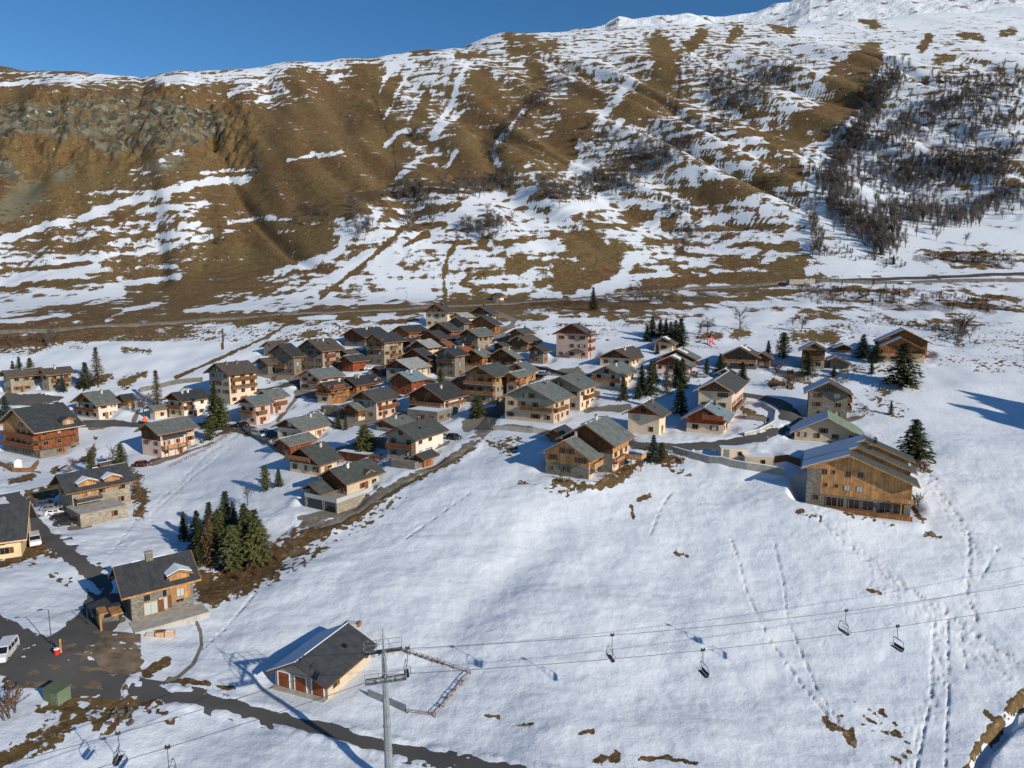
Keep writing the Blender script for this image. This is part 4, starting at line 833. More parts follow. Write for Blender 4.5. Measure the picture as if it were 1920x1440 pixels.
e, o = house('pink_tower_house', 'tall free-standing pale pink house with dark wood gable and entrance porch in the snow', 'house', [
 (1102,672,1043,1111,626, D(m='pink',u='woodr',r='gd',zs=-.1,ch=1,cm='stone',p=23,bal=[('S',1),('S',2),('S',3)],rail='woodr',t='trimd'))], yaw=-26)
P = o[0]['P']; m = MB(); W_ = o[0]['W']
m.hexa([P(-W_*.55,-2.4,2.5),P(-W_*.33,-2.4,3.3),P(-W_*.33,-.02,3.3),P(-W_*.55,-.02,2.5)],[P(-W_*.55,-2.4,2.7),P(-W_*.33,-2.4,3.5),P(-W_*.33,-.02,3.5),P(-W_*.55,-.02,2.7)],M['rbr'])
m.hexa([P(-W_*.33,-2.4,3.3),P(-W_*.11,-2.4,2.5),P(-W_*.11,-.02,2.5),P(-W_*.33,-.02,3.3)],[P(-W_*.33,-2.4,3.5),P(-W_*.11,-2.4,2.7),P(-W_*.11,-.02,2.7),P(-W_*.33,-.02,3.5)],M['rbr'])
for xx in (.53,.13): m.box(P(-W_*xx-.1,-2.3,-.5),P(-W_*xx+.1,-2.1,2.6),M['trim'])
m.build('porch', e)
house('arched_door_hut', 'small stone hut with arched cellar door left of the pink tower house', 'hut', [(1018,682,993,1027,657, D(m='stone',u='woodd',r='dk',zs=-.1,ch=0,p=26))])
house('ochre_chalet', 'ochre and brown timber chalet with stacked porch roof right of the village core', 'chalet', [
 (981,651,957,998,625, D(m='stone',u='woodo',r='gd',zs=2.4,ch=1,cm='dmetal',bal=[('F',1)])), (988,661,958,1010,640, D(m='stone',u='woodm',r='br',zs=2.2,ch=0,door=0))])
house('grey_blue_roof_house', 'orange timber house with grey-blue roof in front of the arched stone house', 'house', [(904,686,873,920,667, D(m='woodo',u='woodo',r='gg',ch=1,cm='white',go=1))])
house('maroon_gable_house', 'dark maroon gabled house with grey-blue roof beside the grey-blue-roofed orange house', 'house', [(967,688,919,974,670, D(m='stonel',u='woodd',r='gg',zs=1.8,ch=1,cm='cream'))])
house('lower_blue_roof_house', 'small orange house with blue-grey roof behind the tall orange timber house', 'house', [(990,716,950,1004,695, D(m='wood',u='wood',r='gg',ch=0,sn=1))])
house('hidden_slate_house', 'stone cottage with slate roof between the tall gabled block and the pale slab-roofed house', 'cottage', [(771,658,756,786,640, D(m='stonel',u='woodd',r='dk',ch=0))])
house('snowy_shed', 'flat shed with lumpy snow on its roof behind the corner terrace house', 'shed', [(690,870,634,702,853, D(m='woodd',flat=1,top='snow',door=0,fw=0,sw=0))])
house('carport', 'long low carport with flat grey roof left of the white-walled house', 'carport', [(724,842,668,736,826, D(m='stoned',flat=1,top='rgg',door=0,fw=0,sw=0))])
house('basement_terrace', 'dark stone garage terrace below the white-chimneyed timber house', 'terrace', [(652,784,602,664,766, D(m='stoned',flat=1,top='gravel',door=0,sw=0))])
house('stone_terrace', 'small stone terrace block in front of the white-walled house', 'terrace', [(778,882,733,800,868, D(m='stone',flat=1,top='gravel',door=0,fw=0,sw=0))])
house('slate_hut', 'small slate-roofed hut between the red-brown garage house and the pale-roofed house', 'hut', [(716,706,700,730,694, D(m='stone',u='woodd',r='dk',ch=0,fw=0))])
house('grey_barn', 'narrow grey barn with brown roof between the cottage with rust roof and the ochre chalet', 'barn', [(944,664,928,954,648, D(m='stoned',u='woodd',r='br',ch=0,door=0))])
# --- near twin chalet in the centre
e, o = house('twin_larch_chalet', 'two-part chalet of grey stone and honey boards at the edge of the meadow', 'chalet', [
 (1104,899,1023,1139,857, D(m='stone',u='wood',s='cream',su='wood',r='gg',zs=2.8,ch=1,cm='white',cx=1.0,p=25,bal=[('S',1)],rail='wood',sn=1,dn=3)),
 (1148,886,1064,1178,830, D(m='stone',u='woodd',s='cream',su='wood',r='gg',zs=-2.7,ch=1,cm='white',cx=1.0,p=25,sn=1,fw=0,W=12.5,bal=[('S',1,0,.5)],rail='wood'))], yaw=-30)
P = o[1]['P']; L_ = o[1]['L']; m = MB()
m.box(P(.02,L_*.45,2.4),P(5.2,L_*.45+3.4,2.6),M['trim']); m.box(P(.05,L_*.45-.06,2.6),P(5.2,L_*.45,3.6),M['wood']); m.box(P(5.2,L_*.45-.06,2.6),P(5.26,L_*.45+3.4,3.6),M['wood'])
for xx in (2.6,5.0): m.box(P(xx,L_*.45+.1,-1),P(xx+.18,L_*.45+.28,2.4),M['trim'])
m.build('deck', e)
house('dark_lean_shed', 'low dark-roofed timber shed in the shadow left of the two-part meadow chalet', 'shed', [(1052,829,1031,1066,817, D(m='woodo',u='woodo',r='dk',ch=0,fw=0,sw=0,h=2.4,sn=0))])
house('cream_gable_house', 'cream house with brown wood gable and paired shutters right of the two-part meadow chalet', 'house', [
 (1235,817,1177,1247,777, D(m='cream',u='woodr',r='gd',zs=-.3,ch=1,cm='stone',sn=2,p=25))], yaw=-27)
house('teal_roof_chalet', 'cream chalet with a teal-grey roof and wooden balcony in front of the tall cream house', 'chalet', [
 (1356,815,1287,1367,786, D(m='cream',u='woodr',r='bl',zs=-1.6,ch=1,cm='dmetal',sn=2,bal=[('F',1,.45,1,2.0)],rail='woodr',p=25))], yaw=-25)
house('tall_cream_house', 'tall cream house with wood panel gable and green-grey roof inside the road bend', 'house', [
 (1370,790,1308,1394,733, D(m='cream',u='woodm',s='pink',su='cream',r='gd',zs=-.4,ch=1,cm='dmetal',cx=1.3,sn=2,p=24,bal=[('S',1)],rail='woodm',t='triml'))], yaw=-26)
house('snowy_top_chalet', 'small chalet with snow on both roof slopes in front of the dark conifer clump', 'chalet', [(1260,659,1227,1268,643, D(m='cream',u='woodr',r='gg',zs=-.2,ch=0,sn=3,bal=[('F',1)]))], yaw=-25)
house('stepped_roof_chalet', 'chalet with two stepped snow-edged roofs above the conifer row', 'chalet', [
 (1292,699,1224,1301,686, D(m='pink',u='woodr',r='gg',zs=-.1,ch=0,sn=3,p=20)), (1300,687,1238,1308,672, D(m='pink',u='woodm',r='gg',ch=1,sn=3,door=0,p=20))], yaw=-25)
e, o = house('long_balcony_chalet', 'wide dark-gabled chalet with long orange balcony and snow strips on its roof', 'chalet', [
 (1418,693,1355,1440,668, D(m='stoned',u='stoned',r='br',ch=1,cm='white',p=22,sn=3,bal=[('F',1,0,1,1.8)],rail='woodo',L=9,og=1.8)), (1442,690,1412,1460,670, D(m='stone',u='woodm',r='br',sn=2,ch=0,L=6,p=22))], yaw=-25)
house('snow_roof_hut', 'tiny hut with two white snowy roof strips behind the tall cream house', 'hut', [(1371,710,1346,1378,702, D(m='woodd',u='woodm',r='dk',ch=0,sn=3,fw=0,sw=0,L=4))], yaw=-25)
house('timber_balcony_chalet', 'stone and timber chalet with balconies right of the long-balcony chalet', 'chalet', [
 (1545,692,1503,1562,656, D(m='stonel',u='woodm',r='gd',zs=2.8,ch=0,L=9,bal=[('F',1),('F',2)],rail='woodm',p=25,og=1.7,sn=1))], yaw=-22)
house('brown_lean_barn', 'dark brown sloping-roof barn attached below the stone and timber chalet', 'barn', [(1590,692,1556,1600,682, D(m='stone',u='stone',r='br',ch=0,L=7,ra=.75,fw=0,p=20))], yaw=-22)
house('blue_shade_shed', 'low shed with blue-white snowy roof between two chalets at the upper right', 'shed', [(1594,662,1567,1600,652, D(m='stone',u='woodd',r='gg',ch=0,L=6,sn=3,fw=0,p=18))], yaw=-22)
house('orange_larch_chalet', 'tall orange larch chalet with two stepped roofs at the upper right beside the big spruce', 'chalet', [
 (1733,681,1660,1740,657, D(m='cream',u='woodo',r='br',zs=2.6,ch=0,L=8,sn=2,W=15,bal=[('F',1)],rail='wood')), (1737,672,1656,1744,641, D(m='woodo',u='woodo',r='br',zs=2.6,ch=0,L=8,sn=2,W=15,door=0))], yaw=-24)
house('arched_stone_chalet', 'free-standing stone chalet with arched garage bays and balconies right of the road bend', 'chalet', [
 (1587,788,1514,1604,737, D(m='stone',u='stoned',s='stone',r='gd',zs=-.1,ch=0,L=9,sn=2,p=24,bal=[('S',1),('S',2)],rail='woodm'))], yaw=-22)
house('green_roof_house', 'cream house with a pale green ridge roof just behind the large larch-clad chalet', 'house', [
 (1612,834,1537,1640,818, D(m='cream',u='cream',r='gn',go=1,ch=0,L=11,sn=2,p=22,W=15))], yaw=-24)
# --- big larch-clad chalet on the right
_t = math.tan(R(22)); _W = 19.5; _h = 7.4
e, o = house('larch_clad_chalet', 'largest chalet, honey larch boards over stone, three stepped dark roofs, right of the meadow', 'chalet', [
 (1706,974,1525,1712,912, D(px=1,m='stone',u='wood',r='gd',zs=3.3,ch=0,L=5,h=_h,ra=.60,p=22,fw=0,sw=0,t='wood',sn=2,W=_W,door=0,og=1.3)),
 (1706,974,1525,1712,912, D(at=(0,5.0),m='stone',u='wood',r='gd',zs=3.3,ch=1,cm='dmetal',L=5,h=_h+_W*_t*.16,ra=.52,p=22,fw=0,t='wood',sn=2,W=_W,door=0,og=.3,dn=5)),
 (1706,974,1525,1712,912, D(at=(0,10.0),m='stone',u='wood',r='gd',zs=3.3,ch=2,cm='dmetal',L=6,h=_h+_W*_t*.32,ra=.44,p=22,fw=0,t='wood',sn=2,W=_W,door=0,og=.3,dn=5))], yaw=-25)
P = o[0]['P']; W_, h = o[0]['W'], o[0]['h']
for fx, zz, w_, hh, k in ((.105,7.3,0,0,''),(.17,7.6,1.0,1.1,'N'),(.26,7.9,.6,.7,'N'),(.40,7.5,1.0,1.1,'N'),(.52,7.6,1.0,1.1,'N'),(.10,4.8,1.0,1.1,'N'),(.19,5.0,.6,.7,'N'),(.295,5.0,.6,.7,'N'),(.40,4.6,1.0,1.1,'C'),(.52,4.6,1.0,1.1,'C'),(.10,1.9,1.0,1.1,'N'),
                        (.255,.95,2.0,1.9,'N'),(.345,.95,1.1,1.9,'N'),(.475,.95,2.0,1.9,'N'),(.605,.95,2.0,1.9,'N'),(.765,.95,2.0,1.9,'N'),(.89,.95,1.9,1.9,'N')):
    if w_: add_window(e, *P(-W_*(1-fx), -.012, zz), 'F', w_, hh, 'N', 'wood', k == 'C')
m = MB()   # stone pier at the left corner running up past the boards
m.box(P(-W_-.03,-.06,3.2),P(-W_*.86,.2,h+1.2+W_*0),M['stone']); m.build('stone_pier', e)
m = MB(); m.box(P(-W_*.84,-1.3,.15),P(.3,-.06,.3),M['trim']); m.box(P(-W_*.84,-1.36,-.4),P(.3,-1.3,.95),M['woodo'])
for i in range(14): m.box(P(-W_*.84+i*W_*.86/13.2,-1.30,-1.2),P(-W_*.84+i*W_*.86/13.2+.14,-1.2,1.0),M['trim'])
m.build('deck', e)
m = MB(); m.box(P(-W_*.2,-1.2,3.35),P(.3,-.06,3.5),M['trim']); m.box(P(-W_*.2,-1.25,3.5),P(.3,-1.2,4.4),M['wood']); m.box(P(.25,-1.2,3.5),P(.3,-.06,4.4),M['wood']); m.box(P(-W_*.1,-1.2,.3),P(-W_*.1+.25,-.95,3.35),M['wood']); m.build('balcony', e)
# --- garage building in the foreground
e, o = house('garage_building', 'triple garage with red-brown doors and dark roof beside the ski lift pylon', 'garage', [
 (615,1311,517,694,1279, D(m='grey',u='grey',s='cream',su='cream',r='dk',px=1,go=1,ch=0,p=26,fw=0,sw=0,door=0,sn=2,oe=.7,og=1.2,t='trimd',dn=1.5))], yaw=-22, group='buildings')
P = o[0]['P']; W_, L_, h = (o[0][k] for k in 'WLh')
print('garage', W_, L_, h)
for i in range(3):
    cx = -W_*(.83-.325*i)
    m = MB(); dw = W_*.105; dh = min(2.3, h-.35)
    m.box((-dw,-.05,0),(dw,0,dh),M['garage'])
    m.box((-dw-.14,-.10,0),(-dw,0,dh+.12),M['framew']); m.box((dw,-.10,0),(dw+.14,0,dh+.12),M['framew']); m.box((-dw,-.10,dh),(dw,0,dh+.12),M['framew'])
    m.build('garage_door', e, P(cx,-.01,.15))
m = MB(); m.box(P(-W_-.1,-.9,-1.5),P(.1,-.01,.1),M['conc']); m.build('plinth', e)
add_window(e, *P(.01, L_*.16, .9), 'S', .9, 1.0, 'R')
# --- stone house at lower left
e, o = house('slate_dormer_house', 'grey stone house with steep dark slate roof and one snow-capped larch dormer by the road', 'house', [
 (248,1166,226,364,1111, D(m='stone',u='stone',s='stone',su='stone',r='dk',px=1,go=1,W=9,p=33,ch=0,sw=0,fw=0,door=0,oe=.9,og=1.4,t='wood',dn=2.5,dm=[(.62,.95,-3.2,4.4,4.6,'wood',1)]))], yaw=-50, group='buildings')
P = o[0]['P']; W_, L_, h = (o[0][k] for k in 'WLh'); print('dormer house', W_, L_, h)
for y_, z_, w_, hh, cu, kd in ((.25,h-2.1,.9,1.0,0,'N'),(.30,.5,1.9,2.0,1,'R'),(.50,.7,1.2,2.1,1,'R'),(.53,h-2.2,.6,1.3,0,'N'),(.77,1.3,1.1,.8,0,'N')): add_window(e, *P(.012, L_*y_, z_), 'S', w_, hh, kd, 'frame', bool(cu))
m = MB(); m.box(P(.02,-.5,-2.5),P(4.4,L_+1.2,.05),M['conc']); m.build('terrace', e)
m = MB(); zz = o[0]['zr']; m.box(P(-W_*.5-.4,L_*.36,zz-.6),P(-W_*.5+.4,L_*.36+1.1,zz+1.5),M['stone']); m.box(P(-W_*.5-.5,L_*.36-.1,zz+1.5),P(-W_*.5+.5,L_*.36+1.2,zz+1.62),M['conc']); m.build('chimney', o[0]['roof'])
m = MB(); m.box(P(-6,-4.6,-1),P(-2,-1.5,1.9),M['stoned']); m.hexa([P(-6.6,-5.2,1.9),P(-1.4,-5.2,1.9),P(-1.4,-1.2,2.6),P(-6.6,-1.2,2.6)],[P(-6.6,-5.2,2.1),P(-1.4,-5.2,2.1),P(-1.4,-1.2,2.8),P(-6.6,-1.2,2.8)],M['rdk']); m.build('entrance_annexe', e)
m = MB()
m.box(P(-1.6,-4.6,-1),P(-1.3,-4.3,3.0),M['wood']); m.box(P(.9,-4.6,-1),P(1.2,-4.3,3.0),M['wood']); m.box(P(-1.8,-3.0,2.4),P(1.5,-1.4,2.65),M['wood']); m.box(P(-1.6,-4.6,3.0),P(1.4,-3.4,3.2),M['wood']); m.box(P(-1.2,-4.5,-.5),P(.8,-4.4,2.3),M['yellow'])
m.build('timber_porch', e)
# --- low buildings and walls at the right of the road
e, o = house('low_service_building', 'long low beige service building with snow-covered flat roofs below the road bend', 'building', [
 (1402,862,1352,1404,843, D(m='cream',flat=1,top='snow',L=4,door=0,fw=0,sw=0)), (1449,876,1396,1452,858, D(m='cream',flat=1,top='snow',L=4.5,door=0,fw=0,sw=0))], yaw=-9, group='buildings')
P = o[0]['P']; W_ = o[0]['W']; add_door(e, *P(-W_*.8,-.012,.1),'F',1.1,2.1,'metal'); add_window(e,*P(-W_*.3,-.012,1.0),'F',.8,.8,'N')
P = o[1]['P']; W_ = o[1]['W']; add_window(e,*P(-W_*.35,-.012,.7),'F',.9,.9,'N')
def wall_line(name, label, pts, h, th, mat, cat='wall', cap=None, dn=1.2, snow=False):
    m = MB(); Pn = []
    G_ = [ground(*p) for p in pts]
    for a, b in zip(G_[:-1], G_[1:]):
        n = max(1, int((b-a).length/2.5))
        for i in range(n): Pn.append(a.lerp(b, i/n))
    Pn.append(G_[-1]); Pn = [Vector((p.x, p.y, float(H(p.x, p.y)))) for p in Pn]; base = Pn[0].copy()
    Pn = [p-base for p in Pn]; L2 = []; R2 = []
    for i, p in enumerate(Pn):
        d = Pn[min(i+1, len(Pn)-1)]-Pn[max(i-1, 0)]; d.z = 0; d.normalize(); s = Vector((-d.y, d.x, 0))*th/2; L2.append(p+s); R2.append(p-s)
    dz = Vector((0, 0, 1))
    for i in range(len(Pn)-1):
        lo = [R2[i]-dz*dn, R2[i+1]-dz*dn, L2[i+1]-dz*dn, L2[i]-dz*dn]; hi = [R2[i]+dz*h, R2[i+1]+dz*h, L2[i+1]+dz*h, L2[i]+dz*h]
        m.hexa(lo, hi, M[mat])
        if snow: m.hexa([v+dz*.004 for v in hi], [v+dz*.16 for v in hi], M['snow'])
    o_ = m.build(name, None, base); tag(o_, label, cat); return o_
wall_line('retaining_wall', 'long grey concrete retaining wall below the low service building', [(1262,850),(1330,868),(1400,880),(1470,892)], 1.6, .35, 'conc', snow=True)
wall_line('retaining_wall', 'concrete wall with snow behind it below the wide low-roofed house', [(925,806),(1000,812),(1060,820)], 1.3, .3, 'conc')
wall_line('stone_wall', 'rough stone wall along the lane right of the orange village house', [(1000,690),(1030,696),(1060,704),(1100,716)], 1.0, .5, 'stoned')
wall_line('road_wall', 'curved snow-topped wall inside the road bend', [(1398,758),(1430,760),(1455,775),(1452,795),(1420,812),(1395,818)], .9, .35, 'conc', snow=True)
wall_line('stone_wall', 'low stone wall above the silver van climbing toward the tall grey block', [(262,735),(320,722),(380,715)], 1.6, .5, 'stone')
wall_line('terrace_wall', 'curved brown timber and stone terrace wall at the left edge below the balconied chalet', [(-10,870),(25,885),(60,885),(72,870)], 1.2, .4, 'trim')
wall_line('lane_wall', 'stone edge wall beside the lane in front of the maroon-walled house', [(456,806),(490,828),(530,850),(556,872)], .9, .35, 'stoned')
wall_line('garden_wall', 'blue-grey board wall at the lower left of the snow-covered garden plot', [(690,1305),(722,1318),(762,1335)], 1.0, .12, 'metal')
wall_line('service_wall', 'brown wall closing the snowy yard left of the large larch-clad chalet', [(1452,868),(1500,874)], 1.6, .3, 'trimd')
# small buildings along the upper road
house('bus_shelter', 'tiny cream shelter beside the valley road above the village', 'shelter', [(938,563,924,943,557, D(m='cream',u='cream',r='br',ch=0,fw=0,sw=0,door=0,h=2.6,go=1,L=4))], group='buildings')
house('road_shelter', 'long low concrete shelter at the road junction on the right', 'shelter', [(1528,533,1480,1530,524, D(m='conc',flat=1,top='snow',fw=0,sw=0,door=0,L=5,h=2.6))], yaw=-3, group='buildings')
# ------------------------------------------------------------------ lay the ground (after the house plots are levelled) and the roads
make_terrain()
drape('road', [(-60,1175),(20,1215),(110,1262),(240,1292),(400,1316),(560,1358),(700,1396),(850,1428),(1060,1462)], [8.5,8.5,8,5.0,4.2,4.1,4.1,4.1,4.1], am, .09)
drape('road', [(20,925),(50,965),(85,1005),(130,1042),(170,1072),(200,1100),(195,1150),(150,1195),(80,1235)], [6,6.5,7,6,5.5,5,5.5,7,9], am, .10, seed=2)
drape('courtyard', [(110,1290),(160,1230),(215,1185)], [14,16,8], M['dirt'], .07, seed=3)
drape('road', [(562,985),(620,982),(700,935),(760,898),(830,868),(885,832),(905,806),(960,800),(1030,815),(1110,828),(1190,836)], [5,4.5,4,3.6,3.8,4.5,5,4,4,4,5], M['gravel'], .09, seed=4)
drape('road', [(905,806),(925,780),(950,750),(985,728),(1000,712)], [5,4.5,4,3.5,3], am, .12, seed=5)
drape('road', [(1170,834),(1240,842),(1330,838),(1420,822),(1470,805),(1490,780),(1470,757),(1430,745),(1370,738)], [5,6,6,6,7,7,6,5,4], am, .10, seed=6)
drape('road', [(1480,805),(1510,800),(1540,812),(1600,845)], [6,6,5,4], am, .13, seed=16)
drape('road', [(150,795),(200,792),(260,797),(300,800),(400,795),(440,800),(500,812),(545,845),(570,870)], [5,3.5,3.5,3.5,3.5,4,5,4,3.5], am, .09, seed=7)
drape('road', [(1000,712),(1050,700),(1110,704)], [3,3.5,3.5], M['gravel'], .1, seed=8)
drape('road', [(470,735),(540,722),(600,715),(690,712)], [4,4,4,5], am, .1, seed=9)
drape('road', [(0,748),(60,750),(110,752)], [7,8,6], am, .1, seed=10)
drape('road', [(-300,640),(-60,630),(60,621),(240,610),(420,598),(640,586),(800,577),(940,571),(1060,562),(1200,549),(1300,541),(1400,537),(1500,531),(1700,530),(1960,528),(2300,530)], 5.5, M['gravel'], .5, seed=11)
drape('road', [(1555,527),(1700,522),(1800,519),(1960,514),(2200,508)], 4, M['asph'], .5, seed=12)
# ------------------------------------------------------------------ plants
def foliage(name, c1, c2, sc=.8):
    m, n, b = newmat(name); k = noise(n, sc, 3, .6); col = mixc(n, smooth(n, k, .3, .7), c1, c2)
    oi = nd(n, 'ShaderNodeObjectInfo'); f = math_(n, 'MULTIPLY_ADD', oi.outputs['Random'], .5); n.nodes[-1].inputs[2].default_value = .75
    vm = nd(n, 'ShaderNodeVectorMath', operation='SCALE'); n.links.new(col, vm.inputs[0]); n.links.new(f, vm.inputs['Scale'])
    n.links.new(vm.outputs[0], b.inputs['Base Color']); b.inputs['Roughness'].default_value = .8; b.inputs['Specular IOR Level'].default_value = .15
    return m
M['spruce'] = foliage('spruce needles', (.022, .032, .014), (.075, .085, .030)); M['pine'] = foliage('pine needles', (.055, .068, .026), (.15, .145, .055))
M['larch'] = foliage('dry larch twigs', (.10, .068, .035), (.19, .13, .065)); M['bluesp'] = foliage('blue spruce needles', (.04, .06, .05), (.10, .13, .11))
M['twig'] = foliage('bare twigs', (.10, .082, .072), (.20, .168, .145), .4); M['twigb'] = foliage('brown twigs', (.10, .055, .03), (.19, .11, .055), .4)
def conifer_mesh(seed, h, rad, mat, kind='spruce', nb=150, dens=15):
    r = random.Random(seed); V = []; Fc = []
    for i in range(nb):
        f = (i+r.random())/nb; z = h*(.06+.92*f**.92); env = rad*((1-f)**(.75 if kind != 'round' else .45)*(1 if kind != 'round' else min(1, .55+2.2*f)))
        L = max(.18, env*r.uniform(.72, 1.12)); a = i*2.39996+r.uniform(-.4, .4); dr = r.uniform(.12, .42) if kind == 'spruce' else r.uniform(-.35, .1)
        ca, sa = math.cos(a), math.sin(a); k = max(4, int(dens*L/rad))
        for j in range(k):
            t = (j+r.random())/k; q = L*t; w_ = (.10+.32*(1-t))*(.5+.5*rad/2.2); zz = z-q*dr+r.uniform(-.16, .16)
            x = ca*q+r.uniform(-w_, w_); y = sa*q+r.uniform(-w_, w_); s = r.uniform(.26, .55)*(.7+.3*rad/2); b2 = a+r.uniform(-1.1, 1.1)
            dx, dy = math.cos(b2)*s, math.sin(b2)*s; n = len(V); tw = r.uniform(-.5, .5)
            V += [(x-dx*.4-dy*.35, y-dy*.4+dx*.35, zz+tw*s*.5), (x-dx*.4+dy*.35, y-dy*.4-dx*.35, zz-tw*s*.5), (x+dx, y+dy, zz-s*r.uniform(.1, .6))]
            Fc.append((n, n+1, n+2))
    me = bpy.data.meshes.new('crown'); me.from_pydata(V, [], Fc); me.materials.append(M[mat])
    t = MB(); t.tube((0, 0, -.6), (0, 0, h*.9), .05+h*.016, .03, M['bark'], 6); return me, t.mesh('trunk')
def bare_mesh(seed, h, spread, nt=330, mat='twig', tw=.05, up=.5, multi=1):
    r = random.Random(seed); m = MB(); tips = []
    for s in range(multi):
        b = Vector((r.uniform(-.5, .5), r.uniform(-.5, .5), 0)) if multi > 1 else Vector((0, 0, 0)); top = b+Vector((r.uniform(-.5, .5), r.uniform(-.5, .5), h*.55))
        m.tube(b+Vector((0, 0, -.5)), top, .04+h*.014, .02+h*.006, M['bark'], 5)
        for i in range(8 if multi > 1 else 15):
            f = r.uniform(.25, 1); p = b.lerp(top, f); a = r.uniform(0, 6.28); L = spread*r.uniform(.5, 1)*(1.15-f*.4)
            q = p+Vector((math.cos(a)*L, math.sin(a)*L, L*r.uniform(.5, 1.4)*up*2)); q.z = min(q.z, h*.98); m.tube(p, q, .02+h*.004, .02, M[mat], 3); tips.append((p, q))
    for i in range(nt):
        p, q = r.choice(tips); o = p.lerp(q, r.uniform(.25, 1.05)); d = Vector((r.gauss(0, 1), r.gauss(0, 1), r.gauss(.6, .8))); d.normalize(); e = o+d*r.uniform(.5, 1.5)*(h/9)
        s = d.cross(Vector((r.gauss(0, 1), r.gauss(0, 1), r.gauss(0, 1)))).normalized()*tw
        m.face([o-s, o+s, e], M[mat])
    return m
CON = {}
for k_, (mat, kind, rad) in {'spruce': ('spruce', 'spruce', 2.7), 'pine': ('pine', 'round', 2.5), 'larch': ('larch', 'spruce', 2.0), 'bluesp': ('bluesp', 'spruce', 2.4)}.items():
    CON[k_] = [conifer_mesh(sd*7+len(k_), 10, rad, mat, kind, 210, 20 if k_ != 'larch' else 9) for sd in range(3 if k_ in ('spruce', 'pine') else 2)]
BARE = [bare_mesh(s, 9, 2.4, 300, tw=.045).mesh('crown') for s in range(5)]; BARET = [bare_mesh(40+s, 9, 1.35, 260, up=1.0, tw=.04).mesh('crown') for s in range(4)]
BUSH = [bare_mesh(80+s, 3, 1.3, 260, 'twigb', .04, .6, 4).mesh('bush') for s in range(3)]
RT = random.Random(99)
CN = {'spruce': 'spruce_tree', 'pine': 'pine_tree', 'larch': 'larch_tree', 'bluesp': 'blue_spruce'}
def conifer(px, py, hpx, kind, label, group=None, wide=1.0, var=None):
    g = ground(px, py); dep = g.y*CP-g.z*SP; h = hpx*dep/F; s = h/10
    cm, tm = CON[kind][RT.randrange(len(CON[kind])) if var is None else var]
    e = empty(CN[kind], g, RT.uniform(0, 6)); e.scale = (s*wide, s*wide, s); tag(e, label, 'tree', group)
    link('crown', cm, e); link('trunk', tm, e)
G1 = 'conifers of the grove below the winding road'; L1 = 'dark conifer packed in the dense grove behind the slate-roofed dormer house'
for x, y, h, k, w_ in ((346,1012,50,'spruce',.8),(372,1035,72,'spruce',1),(395,1022,75,'spruce',.9),(425,1005,78,'spruce',1.0),(440,1010,66,'bluesp',.9),(412,1040,80,'pine',.9),(460,1022,72,'spruce',1.1),(480,1040,80,'spruce',1.1),(395,1062,90,'larch',1.0),(465,1052,92,'pine',1.0),(376,1058,70,'spruce',1)):
    conifer(x, y, h*1.12, k, {'larch': 'rusty half-dry larch at the near left side of the dense grove', 'bluesp': 'slim blue-grey spruce at the back of the dense grove'}.get(k, L1), None if k in ('larch', 'bluesp') else G1, w_*1.1)
conifer(437, 1072, 92, 'pine', 'broad dense green pine at the front of the grove with its trunk showing', None, 1.25, 0); conifer(484, 1062, 92, 'pine', 'widest olive pine at the right end of the grove above the grass bank', None, 1.4, 1)
G2 = 'conifers of the row beside the round window house'
for x, y, h, k in ((1169,750,44,'spruce'),(1203,733,50,'spruce'),(1220,742,66,'spruce'),(1226,715,40,'spruce'),(1278,728,58,'spruce'),(1268,722,50,'spruce'),(1197,748,36,'spruce')):
    conifer(x, y, h, k, 'dark spruce in the row between the cream houses right of the village core', G2, 1.1)
conifer(1250, 738, 60, 'larch', 'golden brown larch standing in the middle of the conifer row', None, 1.1)
conifer(1275, 776, 62, 'spruce', 'single slim dark spruce in the shadow left of the tall cream house', None, 1.1)
G3 = 'dark clump of conifers above the snowy chalet'
for x, y, h in ((1223,632,40),(1213,640,30),(1238,630,32),(1248,634,36),(1257,636,34),(1266,640,40),(1276,650,54)): conifer(x, y, h, 'spruce', 'dark spruce in the tight clump behind the small snowy-roofed chalet', G3, 1.3)
